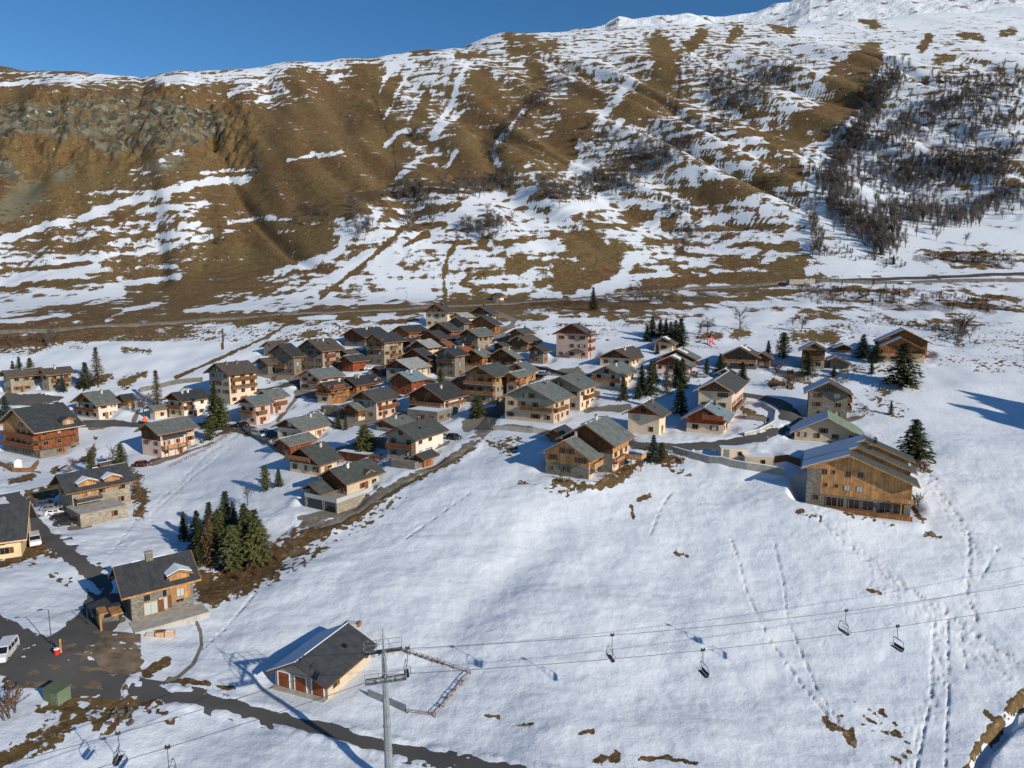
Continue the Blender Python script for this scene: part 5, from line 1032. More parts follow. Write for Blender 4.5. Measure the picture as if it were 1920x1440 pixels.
SING = [
 (1112,582,44,'spruce',.8,'lone dark spruce just below the valley road, above the pink tower house'),(1692,724,82,'spruce',1.6,'big broad dark spruce in front of the orange larch chalet'),(1714,862,78,'spruce',1.7,'tall dark spruce with drooping boughs behind the large larch-clad chalet'),
 (1468,672,50,'pine',1.3,'large bushy pine right of the long-balcony chalet'),(1514,704,46,'spruce',1.5,'dark round conifer before the stone and timber chalet'),(1617,672,46,'spruce',1.4,'wide dark conifer left of the orange larch chalet'),(1642,680,42,'spruce',1.3,'dark conifer almost touching the left of the orange larch chalet'),
 (1634,702,26,'spruce',.9,'tiny spruce alone on the snow below the wide dark conifer'),(1670,778,28,'spruce',.8,'small spruce right of the free-standing arched stone chalet'),(1563,708,24,'spruce',1,'small bushy conifer below the brown sloping barn'),(1225,866,52,'bluesp',1.2,'blue-green spruce beside the deck of the two-part meadow chalet'),(1240,866,38,'pine',1.1,'small yellow-green pine right of the blue-green spruce'),
 (895,784,42,'pine',1.7,'round bushy pine at the corner below the orange village house'),(685,856,62,'pine',1.5,'bushy olive conifer left of the white-walled house'),(634,804,34,'spruce',.7,'slim spruce below the grey-fronted orange-sided house'),(648,806,28,'spruce',.7,'short spruce just right of the slim one below the grey-fronted house'),
 (498,922,52,'pine',.9,'olive conifer on the slope left of the corner terrace house'),(523,912,36,'spruce',1,'small dark conifer between the olive one and the corner terrace house'),(228,884,54,'pine',1,'olive pine behind the right end of the twin-dormer chalet'),(172,888,46,'pine',.8,'small pine behind the left dormer of the pale stone chalet'),
 (404,796,78,'spruce',.9,'tall dark spruce right of the slate-blue-roofed cream chalet'),(414,806,62,'pine',1.3,'dense olive conifer at the top of the wooden rail fence'),(394,826,44,'pine',1.2,'squat bush-like pine at the wooden rail fence'),(118,735,34,'bluesp',1,'pale blue spruce right of the twin-gabled stone chalet'),
 (26,712,36,'spruce',.9,'leftmost small spruce behind the twin-gabled stone chalet'),(38,708,40,'spruce',.9,'second spruce behind the twin-gabled stone chalet'),(58,706,36,'pine',1,'brownish pine between the two gables of the stone chalet'),(162,728,50,'spruce',1.1,'dense green spruce in the small clump right of the twin-gabled chalet'),
 (184,722,72,'larch',1,'tall thin brown larch in the clump right of the twin-gabled chalet'),(296,764,72,'larch',.9,'tall bare larch behind the slate-blue-roofed cream chalet'),(12,786,44,'bluesp',1.3,'greyish conifer at the left edge behind the large balconied chalet'),(826,720,30,'pine',1.1,'small green bush-like pine below the narrow stone tower'),
 (1350,700,38,'spruce',1.1,'dark conifer at the left corner of the long-balcony chalet'),(1392,712,34,'spruce',1.2,'dark conifer below the long orange balcony'),(1440,668,30,'spruce',1,'dark conifer behind the long-balcony chalet'),(1325,702,30,'bluesp',1.2,'grey-green conifer left of the tiny snow-striped hut'),(1232,664,22,'spruce',1,'small dark conifer beside the small snowy-roofed chalet'),
 (1640,476,24,'spruce',.9,'small spruce in the blue shade above the road junction'),(1652,478,20,'spruce',.9,'second small spruce in the blue shade above the road junction'),(1675,496,18,'spruce',.9,'lowest small spruce in the blue shade above the road junction')]
for x, y, h, k, w_, lb in SING: conifer(x, y, h, k, lb, None, w_*1.12)
def bare(px, py, hpx, label, group=None, tall=False, wide=1.0, name='bare_tree'):
    g = ground(px, py); dep = g.y*CP-g.z*SP; h = hpx*dep/F; s = h/9; b = BARET if tall else BARE
    o = link(name, b[RT.randrange(len(b))], None, g, RT.uniform(0, 6)); o.scale = (s*wide, s*wide, s); tag(o, label, 'tree', group); return o
for x, y, h, lb, w_ in ((1388,618,58,'large spreading bare tree in the snow above the long-balcony chalet',1.3),(1326,630,50,'bare tree with a round crown right of the thinner one above the red slide',1.1),(1310,632,46,'thin bare tree above the red slide',.9),(1502,622,42,'wide bare tree on the brown bank above the upper right chalets',1.3),
    (465,948,52,'bare reddish tree on the snow left of the corner terrace house',1),(166,730,56,'bare birch in the small clump right of the twin-gabled chalet',.8),(272,784,66,'bare twiggy tree left of the slate-blue-roofed cream chalet',.9),(282,770,50,'second bare twiggy tree left of the tall bare larch',.9),(212,872,52,'bare tree beside the olive pine behind the pale stone chalet',.8),
    (176,878,60,'tall bare tree above the small red-brown shed',.8),(138,892,50,'sparse bare tree on the snow left of the small red-brown shed',1),(1465,340,36,'pale birch on the brown slope left of the right-hand grove',.8),(1808,460,34,'bare tree alone on the snow below the right-hand grove',1),(1755,452,28,'small bare tree left of the other lone one below the grove',1)): bare(x, y, h, lb, None, False, w_)
# hillside trees: polygons along strokes (width, points, count, height px, tall?)
CL = [
 ('g', 40, [(1680,130),(1640,180),(1600,250),(1550,340)], 260, 28, 1), ('g', 54, [(1550,330),(1580,390),(1650,430)], 160, 34, 1), ('g', 60, [(1620,270),(1690,230),(1780,190),(1900,160)], 230, 26, 1), ('g', 76, [(1620,320),(1740,320),(1900,290)], 220, 32, 1),
 ('g', 34, [(1650,380),(1740,400),(1840,395)], 110, 38, 1), ('g', 26, [(1525,380),(1532,440),(1535,470)], 34, 32, 1), ('g', 44, [(1640,430),(1680,440)], 50, 42, 1), ('g', 44, [(1760,150),(1900,150)], 40, 20, 1), ('g', 40, [(1800,240),(1910,220)], 50, 28, 1), ('g', 50, [(1830,380),(1915,360)], 40, 34, 1),('g', 40, [(1620,150),(1660,190)], 24, 24, 1),
 ('s', 44, [(1330,140),(1400,150),(1500,125)], 70, 22, 0), ('s', 44, [(1330,180),(1440,190)], 46, 24, 0), ('s', 34, [(1340,230),(1370,230)], 12, 26, 0),
 ('s', 34, [(1010,345),(1070,350),(1130,330),(1200,310),(1280,270)], 110, 28, 0), ('s', 28, [(1050,365),(1130,355),(1200,345)], 36, 24, 0), ('s', 40, [(1100,250),(1180,270),(1260,300)], 40, 24, 0), ('s', 24, [(1270,480),(1290,440),(1300,410)], 14, 22, 0),
 ('s', 34, [(840,345),(900,340),(950,330)], 44, 30, 0), ('s', 30, [(740,360),(800,350)], 30, 26, 0), ('s', 26, [(660,385),(690,430)], 18, 28, 0), ('s', 30, [(750,420),(780,400),(820,390)], 22, 26, 0), ('s', 34, [(870,420),(910,430),(940,400)], 34, 30, 0), ('s', 14, [(770,255),(790,240)], 10, 22, 0),
 ('s', 20, [(925,290),(960,240),(1000,190),(1060,145)], 70, 16, 0), ('s', 26, [(545,405),(600,405)], 12, 18, 0), ('s', 18, [(380,445),(430,445)], 8, 18, 0), ('s', 14, [(475,330),(490,290)], 8, 20, 0), ('s', 12, [(85,640),(100,620)], 7, 26, 0), ('s', 20, [(1200,540),(1240,560)], 14, 20, 0), ('s', 20, [(1120,565),(1180,570)], 12, 16, 0),
 ('s', 30, [(1240,390),(1300,380)], 14, 20, 0), ('s', 24, [(1490,345),(1440,335)], 6, 16, 0), ('s', 16, [(1340,450),(1360,440)], 4, 20, 0), ('s', 30, [(1500,550),(1570,545)], 20, 14, 0), ('s', 24, [(1480,600),(1510,598)], 6, 16, 0), ('s', 30, [(1790,610),(1820,630)], 12, 30, 0), ('s', 16, [(650,270),(670,180)], 8, 16, 0), ('s', 16, [(320,470),(360,460)], 5, 14, 0)]
GN = ['in the upper left arm of the right hillside grove', 'at the lower left rim of the right hillside grove', 'along the upper edge band of the right hillside grove', 'in the middle belt of the right hillside grove', 'in the brown belt at the foot of the right hillside grove', 'in the thin strip down the snowy chute left of the grove', 'in the dark tongue reaching lowest below the grove', 'high above the right hillside grove', 'in the open snow inside the upper right grove', 'at the far right edge of the hillside grove', 'at the top left tip of the right hillside grove']
CLL = [(('bare dark tree '+GN[i], 'trees '+GN[i]) if c_[0] == 'g' else ('bare tree in the thin scatter near the %s' % w__, 'bare trees near the %s' % w__)) for i, (c_, w__) in enumerate(zip(CL, ['']*11+['upper brown dome right of centre', 'snow below the upper brown dome', 'small gully right of centre', 'long belt across the central slope', 'lower edge of the central belt', 'brown and white slope above the central belt', 'snow chute above the valley road', 'end of the dark brush gully', 'brown spur left of the brush gully', 'foot of the left brown spur', 'path climbing left of centre', 'dark clump above the centre path', 'left spur snow gully', 'dark brush gully', 'brown field left of the spur', 'left snow terraces', 'left brown slope', 'valley road at the far left', 'valley road right of the pink tower house', 'valley road above the pink tower house', 'snow patch above the right terraces', 'right brown terraces', 'right snow terraces', 'bank below the road junction', 'bank above the upper right chalets', 'rusty scrub at the right', 'top of the left spur', 'long snow terraces at the left']))]
trees = []
for kd, w_, pts, cnt, hp, tall in CL:
    seg = [math.hypot(b[0]-a[0], b[1]-a[1]) for a, b in zip(pts[:-1], pts[1:])]; tot = sum(seg)
    for i in range(int(cnt*1.7)):
        t = RT.uniform(0, tot); k = 0
        while k < len(seg)-1 and t > seg[k]: t -= seg[k]; k += 1
        f = t/max(seg[k], 1); x = pts[k][0]+(pts[k+1][0]-pts[k][0])*f+RT.gauss(0, w_*.36); y = pts[k][1]+(pts[k+1][1]-pts[k][1])*f+RT.gauss(0, w_*.30)+hp*.4
        trees.append((hp*RT.uniform(.6, 1.05), x, y, CL.index((kd, w_, pts, cnt, hp, tall)), tall))
trees.sort(key=lambda t: -t[0]); bV, bF, off = [], [], 0
def arr(me): 
    v = np.zeros(len(me.vertices)*3); me.vertices.foreach_get('co', v); return v.reshape(-1, 3), [tuple(p.vertices) for p in me.polygons]
AT = [arr(m_) for m_ in BARET]; AB = [arr(m_) for m_ in BARE]
for i, (hp, x, y, kd, tall) in enumerate(trees):
    if i < 285: bare(x, y, hp, CLL[kd][0], CLL[kd][1], tall, 1.05)
    else:
        g = ground(x, y); s = hp*(g.y*CP-g.z*SP)/F/9; v, fc = (AT if tall else AB)[i % 4]; a = RT.uniform(0, 6.28); c_, s_ = math.cos(a)*1.15, math.sin(a)*1.15
        bV.append(np.stack([(v[:, 0]*c_-v[:, 1]*s_)*s+g.x, (v[:, 0]*s_+v[:, 1]*c_)*s+g.y, v[:, 2]*s+g.z], 1)); bF += [tuple(j+off for j in f_) for f_ in fc]; off += len(v)
me = bpy.data.meshes.new('far trees'); me.from_pydata(np.concatenate(bV).tolist(), [], bF); me.materials.append(M['twig']); tag(link('bare_woodland', me), kind='stuff')
# scrub mass on the banks beside the upper road
def scrub(name, plan, meshes, seed, s0=.5, s1=1.2, mat=None):
    r = random.Random(seed); bV, bF, off = [], [], 0; A_ = [arr(m_) for m_ in meshes]
    for w_, pts, cnt in plan:
        for i in range(cnt):
            k = r.randrange(len(pts)-1); f = r.random(); x = pts[k][0]+(pts[k+1][0]-pts[k][0])*f+r.gauss(0, w_*.4); y = pts[k][1]+(pts[k+1][1]-pts[k][1])*f+r.gauss(0, w_*.3)
            g = ground(x, y); v, fc = A_[r.randrange(len(A_))]; s = r.uniform(s0, s1); a = r.uniform(0, 6.28); c_, s_ = math.cos(a)*s, math.sin(a)*s
            bV.append(np.stack([v[:, 0]*c_-v[:, 1]*s_+g.x, v[:, 0]*s_+v[:, 1]*c_+g.y, v[:, 2]*s+g.z-.1], 1)); bF += [tuple(j+off for j in f_) for f_ in fc]; off += len(v)
    me = bpy.data.meshes.new(name); me.from_pydata(np.concatenate(bV).tolist(), [], bF); me.materials.append(mat or M['twigb']); tag(link(name, me), kind='stuff')
LOWB = [bare_mesh(120+s, 2.2, 1.2, 90, 'twigb', .07, .5, 3).mesh('scrub') for s in range(3)]
scrub('scrub', [(70,[(420,420),(520,360),(640,300)],60),(60,[(700,200),(900,260)],30),(50,[(100,460),(400,480)],50),(60,[(1100,420),(1260,330)],50),(60,[(1300,240),(1500,180)],40),(50,[(900,520),(760,480)],30),(50,[(1350,480),(1480,420)],30),(50,[(300,280),(420,230)],30),(24,[(1500,545),(1560,550),(1700,560),(1900,570)],150),(24,[(1720,480),(1900,490)],110),(18,[(1600,600),(1820,620)],40),(14,[(1000,568),(1260,562)],60),(16,[(0,645),(110,635)],30),(14,[(460,600),(600,600)],16),(20,[(1180,545),(1280,550)],30),(16,[(1540,470),(1700,500)],40),(30,[(60,400),(300,330)],30),(30,[(560,390),(660,300)],20)], LOWB, 5)
scrub('garden_shrubs', [(30,[(500,720),(700,730),(860,740)],60),(20,[(560,860),(760,860)],24),(30,[(860,640),(1000,700),(1120,740)],40),(20,[(1180,700),(1340,720)],30),(16,[(1440,705),(1600,715)],30),(14,[(1590,760),(1640,780)],12),(14,[(1180,830),(1290,860)],12),(14,[(90,890),(240,860)],12),(10,[(1040,905),(1180,880)],10),(10,[(420,1100),(520,1050)],10)], LOWB, 15, .4, .9)
CONS = [conifer_mesh(300+s, 3.2, 1.1, 'spruce', 'spruce', 36, 9)[0] for s in range(2)]
scrub('young_conifers', [(26,[(1560,550),(1700,560),(1900,575)],60),(22,[(1560,470),(1700,500)],24),(16,[(1740,485),(1900,490)],30)], CONS, 6, .4, 1.1, M['spruce'])
def bush(px, py, hpx, label, w_=1.2, group=None, sn='bush'):
    g = ground(px, py); s = hpx*(g.y*CP-g.z*SP)/F/3; o = link(sn, BUSH[RT.randrange(3)], None, g, RT.uniform(0, 6)); o.scale = (s*w_, s*w_, s); tag(o, label, 'bush', group)
bush(1478, 728, 34, 'round brown leafless bush on the grassy knoll right of the long-balcony chalet', 1.6); bush(1458, 700, 24, 'small brown bush above the round leafless one', 1.5)
bush(1728, 884, 26, 'olive-brown bush right of the large larch-clad chalet', 1.6); bush(1716, 950, 34, 'brown bush growing at the right wall of the large larch-clad chalet', .9)
bush(20, 1345, 60, 'bare grey bush at the bottom left edge', 1.3); bush(260, 925, 28, 'brown bush right of the twin-dormer chalet', 1.2); bush(1805, 625, 40, 'rusty bush alone on the snow at the right below the road', 1.1); bush(1280, 868, 12, 'low bush by the grass patch right of the two-part meadow chalet')
bush(1690, 668, 16, 'low bush left of the orange larch chalet', 1.4); bush(700, 868, 22, 'low brown bush beside the bushy olive conifer', 1.3); bush(1590, 748, 14, 'little bush right of the free-standing arched stone chalet', 1.5)
for i in range(13):
    t = i/12; bush(*( (760+t*120, 1224+t*40) if i < 8 else (880-(i-7)*14, 1266+(i-7)*15)), 8, 'dry low hedge plant along the edge of the snow-covered garden plot', 1.3, 'hedge around the garden plot', 'hedge_plant')
# ------------------------------------------------------------------ vehicles
def wheel(par, x, y, r=.34):
    m = MB(); m.tube((x, y-.11, r), (x, y+.11, r), r, r, M['dmetal'], 14); t = m.build('wheel', par)
    m = MB(); s = -1 if y < 0 else 1; m.tube((x, y+s*.112, r), (x, y+s*.125, r), r*.55, r*.5, M['metal'], 10); m.build('rim', t)
PAINT = {}
def paint(c):
    if c not in PAINT:
        m, n, b = newmat('car paint'); b.inputs['Base Color'].default_value = (*c, 1); b.inputs['Roughness'].default_value = .3; b.inputs['Coat Weight'].default_value = .6
        col = mixc(n, noise(n, 1.5, 4), tuple(x*.8 for x in c), c); n.links.new(col, b.inputs['Base Color']); PAINT[c] = m
    return PAINT[c]
def vehicle(px, py, rz, kind, c, label, group=None, snow=False):
    g = ground(px, py); e = empty('van' if kind == 'van' else 'parked_car', g+Vector((0, 0, .1)), R(rz)); tag(e, label, 'van' if kind == 'van' else 'car', group); pm = paint(c); m = MB()
    if kind == 'van': prof = [(-2.55,.35),(-2.6,1.0),(-2.5,1.95),(-2.3,2.05),(.9,2.05),(1.1,1.98),(1.85,1.25),(2.5,1.05),(2.62,.75),(2.6,.35)]; W_ = .98; gl = [(1.12,1.93,1.8,1.28)]; side = [(-2.2,-1.0),(-.85,.15),(.25,1.15)]; sz = (1.25,1.85)
    else: prof = [(-2.05,.3),(-2.1,.75),(-2.0,1.0),(-1.55,1.42),(-1.3,1.48),(.35,1.47),(.55,1.42),(1.15,.98),(1.9,.82),(2.08,.6),(2.05,.3)]; W_ = .87; gl = [(.58,1.39,1.12,1.0)]; side = [(-1.45,-.5),(-.4,.5)]; sz = (1.0,1.36)
    n = len(prof); sh = lambda z: W_ if z < 1.0 else W_*(1-.12*(z-1.0))
    A_ = [(x, -sh(z), z) for x, z in prof]; B_ = [(x, sh(z), z) for x, z in prof]
    m.face(A_, pm); m.face(B_[::-1], pm)
    for i in range(n):
        j = (i+1) % n; m.face([A_[i], B_[i], B_[j], A_[j]], pm)
    m.build('body', e); q = MB()
    for xa, za, xb, zb in gl: q.face([(xa+.03, -W_*.85, za+.03), (xa+.03, W_*.85, za+.03), (xb+.03, W_*.9, zb+.04), (xb+.03, -W_*.9, zb+.04)], M['glass'])
    q.build('windscreen', e)
    for xa, xb in side:
        for s in (-1, 1):
            q = MB(); q.face([(xa, s*(sh(sz[0])+.012), sz[0]), (xb, s*(sh(sz[0])+.012), sz[0]), (xb-.08, s*(sh(sz[1])+.012), sz[1]), (xa+.08, s*(sh(sz[1])+.012), sz[1])], M['glass']); q.build('side_window', e)
    for x in (prof[0][0]+.8, prof[-1][0]-.85):
        for s in (-1, 1): wheel(e, x, s*(W_-.06))
    for s in (-1, 1):
        q = MB(); x = prof[-2][0]; q.box((x-.06, s*W_*.72-.14, .62), (x+.02, s*W_*.72+.14, .78), M['framew']); q.build('headlight', e)
        q = MB(); x = prof[0][0]; q.box((x-.07, s*W_*.8-.08, .75), (x, s*W_*.8+.08, .95), M['red']); q.build('tail_light', e)
    if snow:
        q = MB(); q.hexa([(-1.5,-.7,1.49),(.45,-.7,1.47),(.45,.7,1.47),(-1.5,.7,1.49)], [(-1.4,-.6,1.62),(.35,-.6,1.6),(.35,.6,1.6),(-1.4,.6,1.62)], M['snow']); q.build('snow_cap', e)
WH = (.75, .76, .76); BK = (.02, .022, .028); GY = (.22, .23, .25); BL = (.03, .06, .13)
vehicle(10, 1232, -72, 'van', WH, 'white van with dark windscreen driving on the road at the left edge'); vehicle(66, 1020, -52, 'van', WH, 'plain white van parked beside the pale yellow house'); vehicle(486, 818, -38, 'van', (.5,.53,.55), 'silver van standing on the lane in front of the low cream chalet')
for x, y, c, lb in ((88,950,BL,'dark blue car at the far end of the car park beside the dormer chalet'),(97,958,GY,'grey car second from the far end of the car park'),(106,966,WH,'pale car in the middle of the shaded car park'),(116,975,BK,'black car nearest the stone base of the dormer chalet'),(125,985,BK,'black car at the near end of the shaded car park')): vehicle(x, y, 22, 'car', c, lb, 'cars in the shaded car park')
vehicle(456, 800, -20, 'car', BK, 'black car in the shade beside the pink twin house'); vehicle(1062, 560, 5, 'car', BK, 'dark car driving on the valley road above the village'); vehicle(1020, 704, -20, 'car', GY, 'dark car half buried in snow right of the village core', None, True)
vehicle(600, 778, -25, 'car', WH, 'pale car parked between the timber houses above the low cream chalet'); vehicle(694, 694, 10, 'car', WH, 'white car at the foot of the tall gabled block'); vehicle(852, 824, -30, 'car', BK, 'dark car on the yard right of the white-walled house'); vehicle(838, 822, -30, 'car', WH, 'white car next to the dark one on the yard')
vehicle(268, 874, -10, 'car', (.12,.02,.02), 'dark red car below the pink canopied chalet'); vehicle(712, 694, 20, 'car', BK, 'black car beside the white one under the tall gabled block'); vehicle(1316, 708, 10, 'car', GY, 'snow-covered car beside the stepped-roof chalet', None, True); vehicle(1700, 533, 0, 'car', WH, 'white car at the road junction on the right')
# ------------------------------------------------------------------ chair lift
def pt(px, py, t): u = (px-960)/F; v = (py-720)/F; return Vector((u*t, (CP-v*SP)*t, (-SP-v*CP)*t))
LD = (Vector((117, 103, 0))-Vector((-13.7, 72.7, 0))).normalized(); LN = Vector((-LD.y, LD.x, 0)); LA = math.atan2(LD.y, LD.x)
def pylon(base, hgt, label, tilt=0):
    e = empty('lift_pylon', base, LA); tag(e, label, 'lift pylon'); e.rotation_euler = (0, R(tilt), LA)
    m = MB(); n = 6
    for i in range(n): m.tube((0,0,-1.5+(hgt+.2)*i/n), (0,0,-1.5+(hgt+.2)*(i+1)/n), .55-.3*i/n, .55-.3*(i+1)/n, M['metal'], 16)
    for i in range(1, n): z = -1.5+(hgt+.2)*i/n; m.tube((0,0,z-.08),(0,0,z+.08),.60-.3*i/n,.60-.3*i/n,M['metal'],16)
    m.build('shaft', e)
    m = MB(); hh = hgt-2.6
    m.box((-.12,-2.9,hh-.12),(.12,2.9,hh+.1),M['metal'])
    m.box((-.07,-2.0,hgt-.86),(.07,2.0,hgt-.74),M['metal'])
    for s in (-1, 1):
        m.tube((0,s*.2,hgt-1.8),(0,s*2.6,hh),.07,.07,M['metal'],5); m.tube((0,s*2.4,hgt-.8),(0,s*2.9,hh),.05,.05,M['metal'],5); m.tube((0,s*1.2,hgt-.8),(0,s*1.6,hh),.04,.04,M['metal'],5)
    m.build('crossarm', e)
    m = MB(); m.tube((0,0,hgt-1.4),(0,0,hgt+1.5),.09,.05,M['metal'],6)
    for s in (-1, 1): m.tube((0,0,hgt+.8),(s*.9,0,hgt-.8),.04,.04,M['metal'],5); m.tube((0,0,hgt+.4),(0,s*1.4,hgt-.8),.04,.04,M['metal'],5)
    m.build('lifting_frame', e)
    for s in (-1, 1):
        m = MB(); y = s*2.7; m.box((-2.1,y-.08,hh-.28),(2.1,y+.08,hh-.12),M['dmetal']); m.box((-2.2,y+s*.35,hh-.35),(2.2,y+s*.9,hh-.30),M['metal'])
        for k in range(5): m.box((-2.1+k*1.05,y,hh-.34),(-2.04+k*1.05,y+s*.9,hh-.24),M['metal'])
        for zz in (.3,.9):
            m.box((-2.2,y+s*.88,hh+zz-.03),(2.2,y+s*.92,hh+zz+.03),M['metal'])
        for k in range(4): m.box((-2.2+k*1.45,y+s*.88,hh-.3),(-2.14+k*1.45,y+s*.92,hh+.93),M['metal'])
        w0 = m.build('sheave_train', e)
        for k in range(6): q = MB(); x = -1.9+k*.76; q.tube((x,y-.06,hh-.42),(x,y+.06,hh-.42),.24,.24,M['conc'],12); q.build('sheave', w0)
    m = MB(); x = .0; yl = -.75
    for s in (-.2,.2): m.tube((s,yl,-1),(s,yl+.2,hgt-1.5),.025,.025,M['metal'],4)
    for k in range(int(hgt/.4)): m.tube((-.2,yl+.2*k*.4/hgt,k*.4),(.2,yl+.2*k*.4/hgt,k*.4),.018,.018,M['metal'],4)
    m.build('ladder', e); return e, hh
pb = Vector((-14.0, 71.5, 0)); pb.z = float(H(pb.x, pb.y)); HT = 17.6
pe, hh = pylon(pb, HT, 'tall grey tubular ski lift pylon with its crossarm in front of the garage building', -1)
pb2 = Vector((117, 103, 0)); pb2.z = float(H(pb2.x, pb2.y)); pylon(pb2, 18, 'ski lift pylon beyond the right picture edge, its shadow on the snow')
ztop1 = pb.z+hh+.1; ztop2 = pb2.z+18-1.6
pb0 = pb-LD*58; zt0 = ztop1-10
CAB = []
for s in (-1, 1):
    m = MB(); a = pb0+LN*2.7*s; a.z = zt0; b = pb+LN*2.7*s; b.z = ztop1; c = pb2+LN*2.7*s; c.z = ztop2; d = c+LD*150; d.z = ztop2+14; pts = []
    for p, q, sag in ((a, b, 1.2), (b, c, 3.0), (c, d, 3)):
        for i in range(40): t = i/40; v = p.lerp(q, t); v.z -= 4*sag*t*(1-t); pts.append(v)
    pts.append(d)
    for i in range(len(pts)-1): m.tube(pts[i], pts[i+1], .03, .03, M['dmetal'], 5)
    tag(m.build('lift_cable'), 'thin steel lift cable on the %s side of the pylon crossarms' % ('near' if s < 0 else 'far'), 'cable'); CAB.append(pts)
def chair(s, xpx, label, ang=0):
    pts = CAB[0 if s < 0 else 1]; best = None
    for p, q in zip(pts[:-1], pts[1:]):
        xa, _ = proj(p.x, p.y, p.z); xb, _ = proj(q.x, q.y, q.z)
        if min(xa, xb) <= xpx <= max(xa, xb): best = p.lerp(q, (xpx-float(xa))/(float(xb)-float(xa))); break
    if best is None: print('no chair', xpx); return
    e = empty('lift_chair', best, LA+R(ang)); e.scale = (.9, .9, .9); tag(e, label, 'chairlift chair', 'chairs hanging on the lift cables'); dm = M['dmetal']
    m = MB(); m.box((-.28,-.09,-.12),(.28,.09,.14),dm); m.tube((-.2,0,.12),(-.2,0,.3),.09,.09,dm,8); m.tube((.2,0,.12),(.2,0,.3),.09,.09,dm,8); m.build('grip', e)
    m = MB(); m.tube((0,0,-.1),(0,.12,-1.7),.04,.04,dm,6); m.build('hanger', e)
    m = MB(); y0 = .95; P_ = [(0,.12,-1.7),(-.25,-y0,-2.0),(-.45,-y0-.05,-2.9),(-.1,-y0,-3.5)]
    for k in range(2):
        sg = -1 if k else 1; Q = [Vector((x, (y*sg if i else .12), z)) for i, (x, y, z) in enumerate(P_)]
        for a_, b_ in zip(Q[:-1], Q[1:]): m.tube(a_, b_, .035, .035, dm, 6)
    m.tube((-.25,-y0,-2.0),(-.25,y0,-2.0),.035,.035,dm,6); m.build('frame', e)
    m = MB(); m.hexa([(-.40,-y0,-3.50),(.12,-y0,-3.42),(.12,y0,-3.42),(-.40,y0,-3.50)],[(-.40,-y0,-3.42),(.12,-y0,-3.34),(.12,y0,-3.34),(-.40,y0,-3.42)],dm); m.build('seat', e)
    m = MB(); m.hexa([(-.46,-y0,-3.38),(-.41,-y0,-3.38),(-.41,y0,-3.38),(-.46,y0,-3.38)],[(-.56,-y0,-2.95),(-.51,-y0,-2.95),(-.51,y0,-2.95),(-.56,y0,-2.95)],dm); m.build('backrest', e)
    m = MB(); m.tube((.35,-y0,-3.0),(.35,y0,-3.0),.025,.025,dm,5); m.tube((-.4,-y0,-2.9),(.35,-y0,-3.0),.022,.022,dm,5); m.tube((-.4,y0,-2.9),(.35,y0,-3.0),.022,.022,dm,5)
    m.tube((.35,-.4,-3.0),(.3,-.4,-3.75),.022,.022,dm,5); m.tube((.35,.4,-3.0),(.3,.4,-3.75),.022,.022,dm,5); m.build('safety_bar', e)
chair(1, 1148, 'empty lift chair hanging nearest right of the pylon on the far cable'); chair(1, 1587, 'empty lift chair above the meadow tracks on the far cable'); chair(-1, 1318, 'empty lift chair hanging mid meadow on the near cable', 180)
chair(-1, 1683, 'rightmost empty lift chair, on the near cable', 180); chair(1, 221, 'empty lift chair over the bottom left snow on the far cable'); chair(-1, 314, 'empty lift chair cut by the bottom edge on the near cable', 180); chair(1, 764, 'lift chair just right of the pylon on the far cable')
# ------------------------------------------------------------------ small things
g = ground(108, 1311); e = empty('transformer_box', g, R(-20)); tag(e, 'olive green metal transformer box by the road at the lower left', 'utility box')
m = MB(); m.box((-1.3,-.9,-.5),(1.3,.9,1.6),M['green']); m.build('cabinet', e); m = MB(); m.hexa([(-1.45,-1.05,1.6),(1.45,-1.05,1.6),(1.45,1.05,1.75),(-1.45,1.05,1.75)],[(-1.45,-1.05,1.72),(1.45,-1.05,1.72),(1.45,1.05,1.87),(-1.45,1.05,1.87)],M['green']); m.build('lid', e)
m = MB(); m.box((-1.1,-.93,.1),(-.02,-.9,1.45),M['green']); m.build('door', e); m = MB(); m.box((.02,-.93,.1),(1.1,-.9,1.45),M['green']); m.build('door', e)
def lamp(px, py, hh, label):
    g = ground(px, py); e = empty('street_lamp', g, RT.uniform(0, 6)); tag(e, label, 'street lamp'); m = MB(); m.tube((0,0,-.3),(0,0,hh),.07,.05,M['dmetal'],6); m.tube((0,0,hh),(.9,0,hh+.25),.04,.03,M['dmetal'],5); m.build('pole', e); m = MB(); m.box((.75,-.13,hh+.18),(1.35,.13,hh+.3),M['dmetal']); m.build('lamp_head', e)
lamp(97, 1210, 5.5, 'thin dark street lamp at the road fork by the red bin'); lamp(1422, 832, 4.5, 'street lamp at the road bend above the low service building'); lamp(763, 568, 6, 'thin lamp post beside the valley road above the village'); lamp(165, 1172, 3, 'short lamp post at the corner of the slate-roofed dormer house yard')
g = ground(107, 1228); e = empty('waste_bin', g, .3); tag(e, 'small red bin with a wooden post and white snow lump at the road fork', 'bin'); m = MB(); m.tube((0,0,-.1),(0,0,.9),.32,.36,M['red'],12); m.build('bin_body', e); m = MB(); m.box((.35,.2,-.1),(.55,.4,2.2),M['wood']); m.build('post', e); m = MB(); m.tube((-.0,-.0,.9),(0,0,1.05),.4,.28,M['snow'],10); m.build('snow_cap', e)
g = ground(305, 1192); e = empty('pallet_stack', g, R(14)); tag(e, 'wooden crates and pallets stacked on the snow before the slate-roofed dormer house', 'crates')
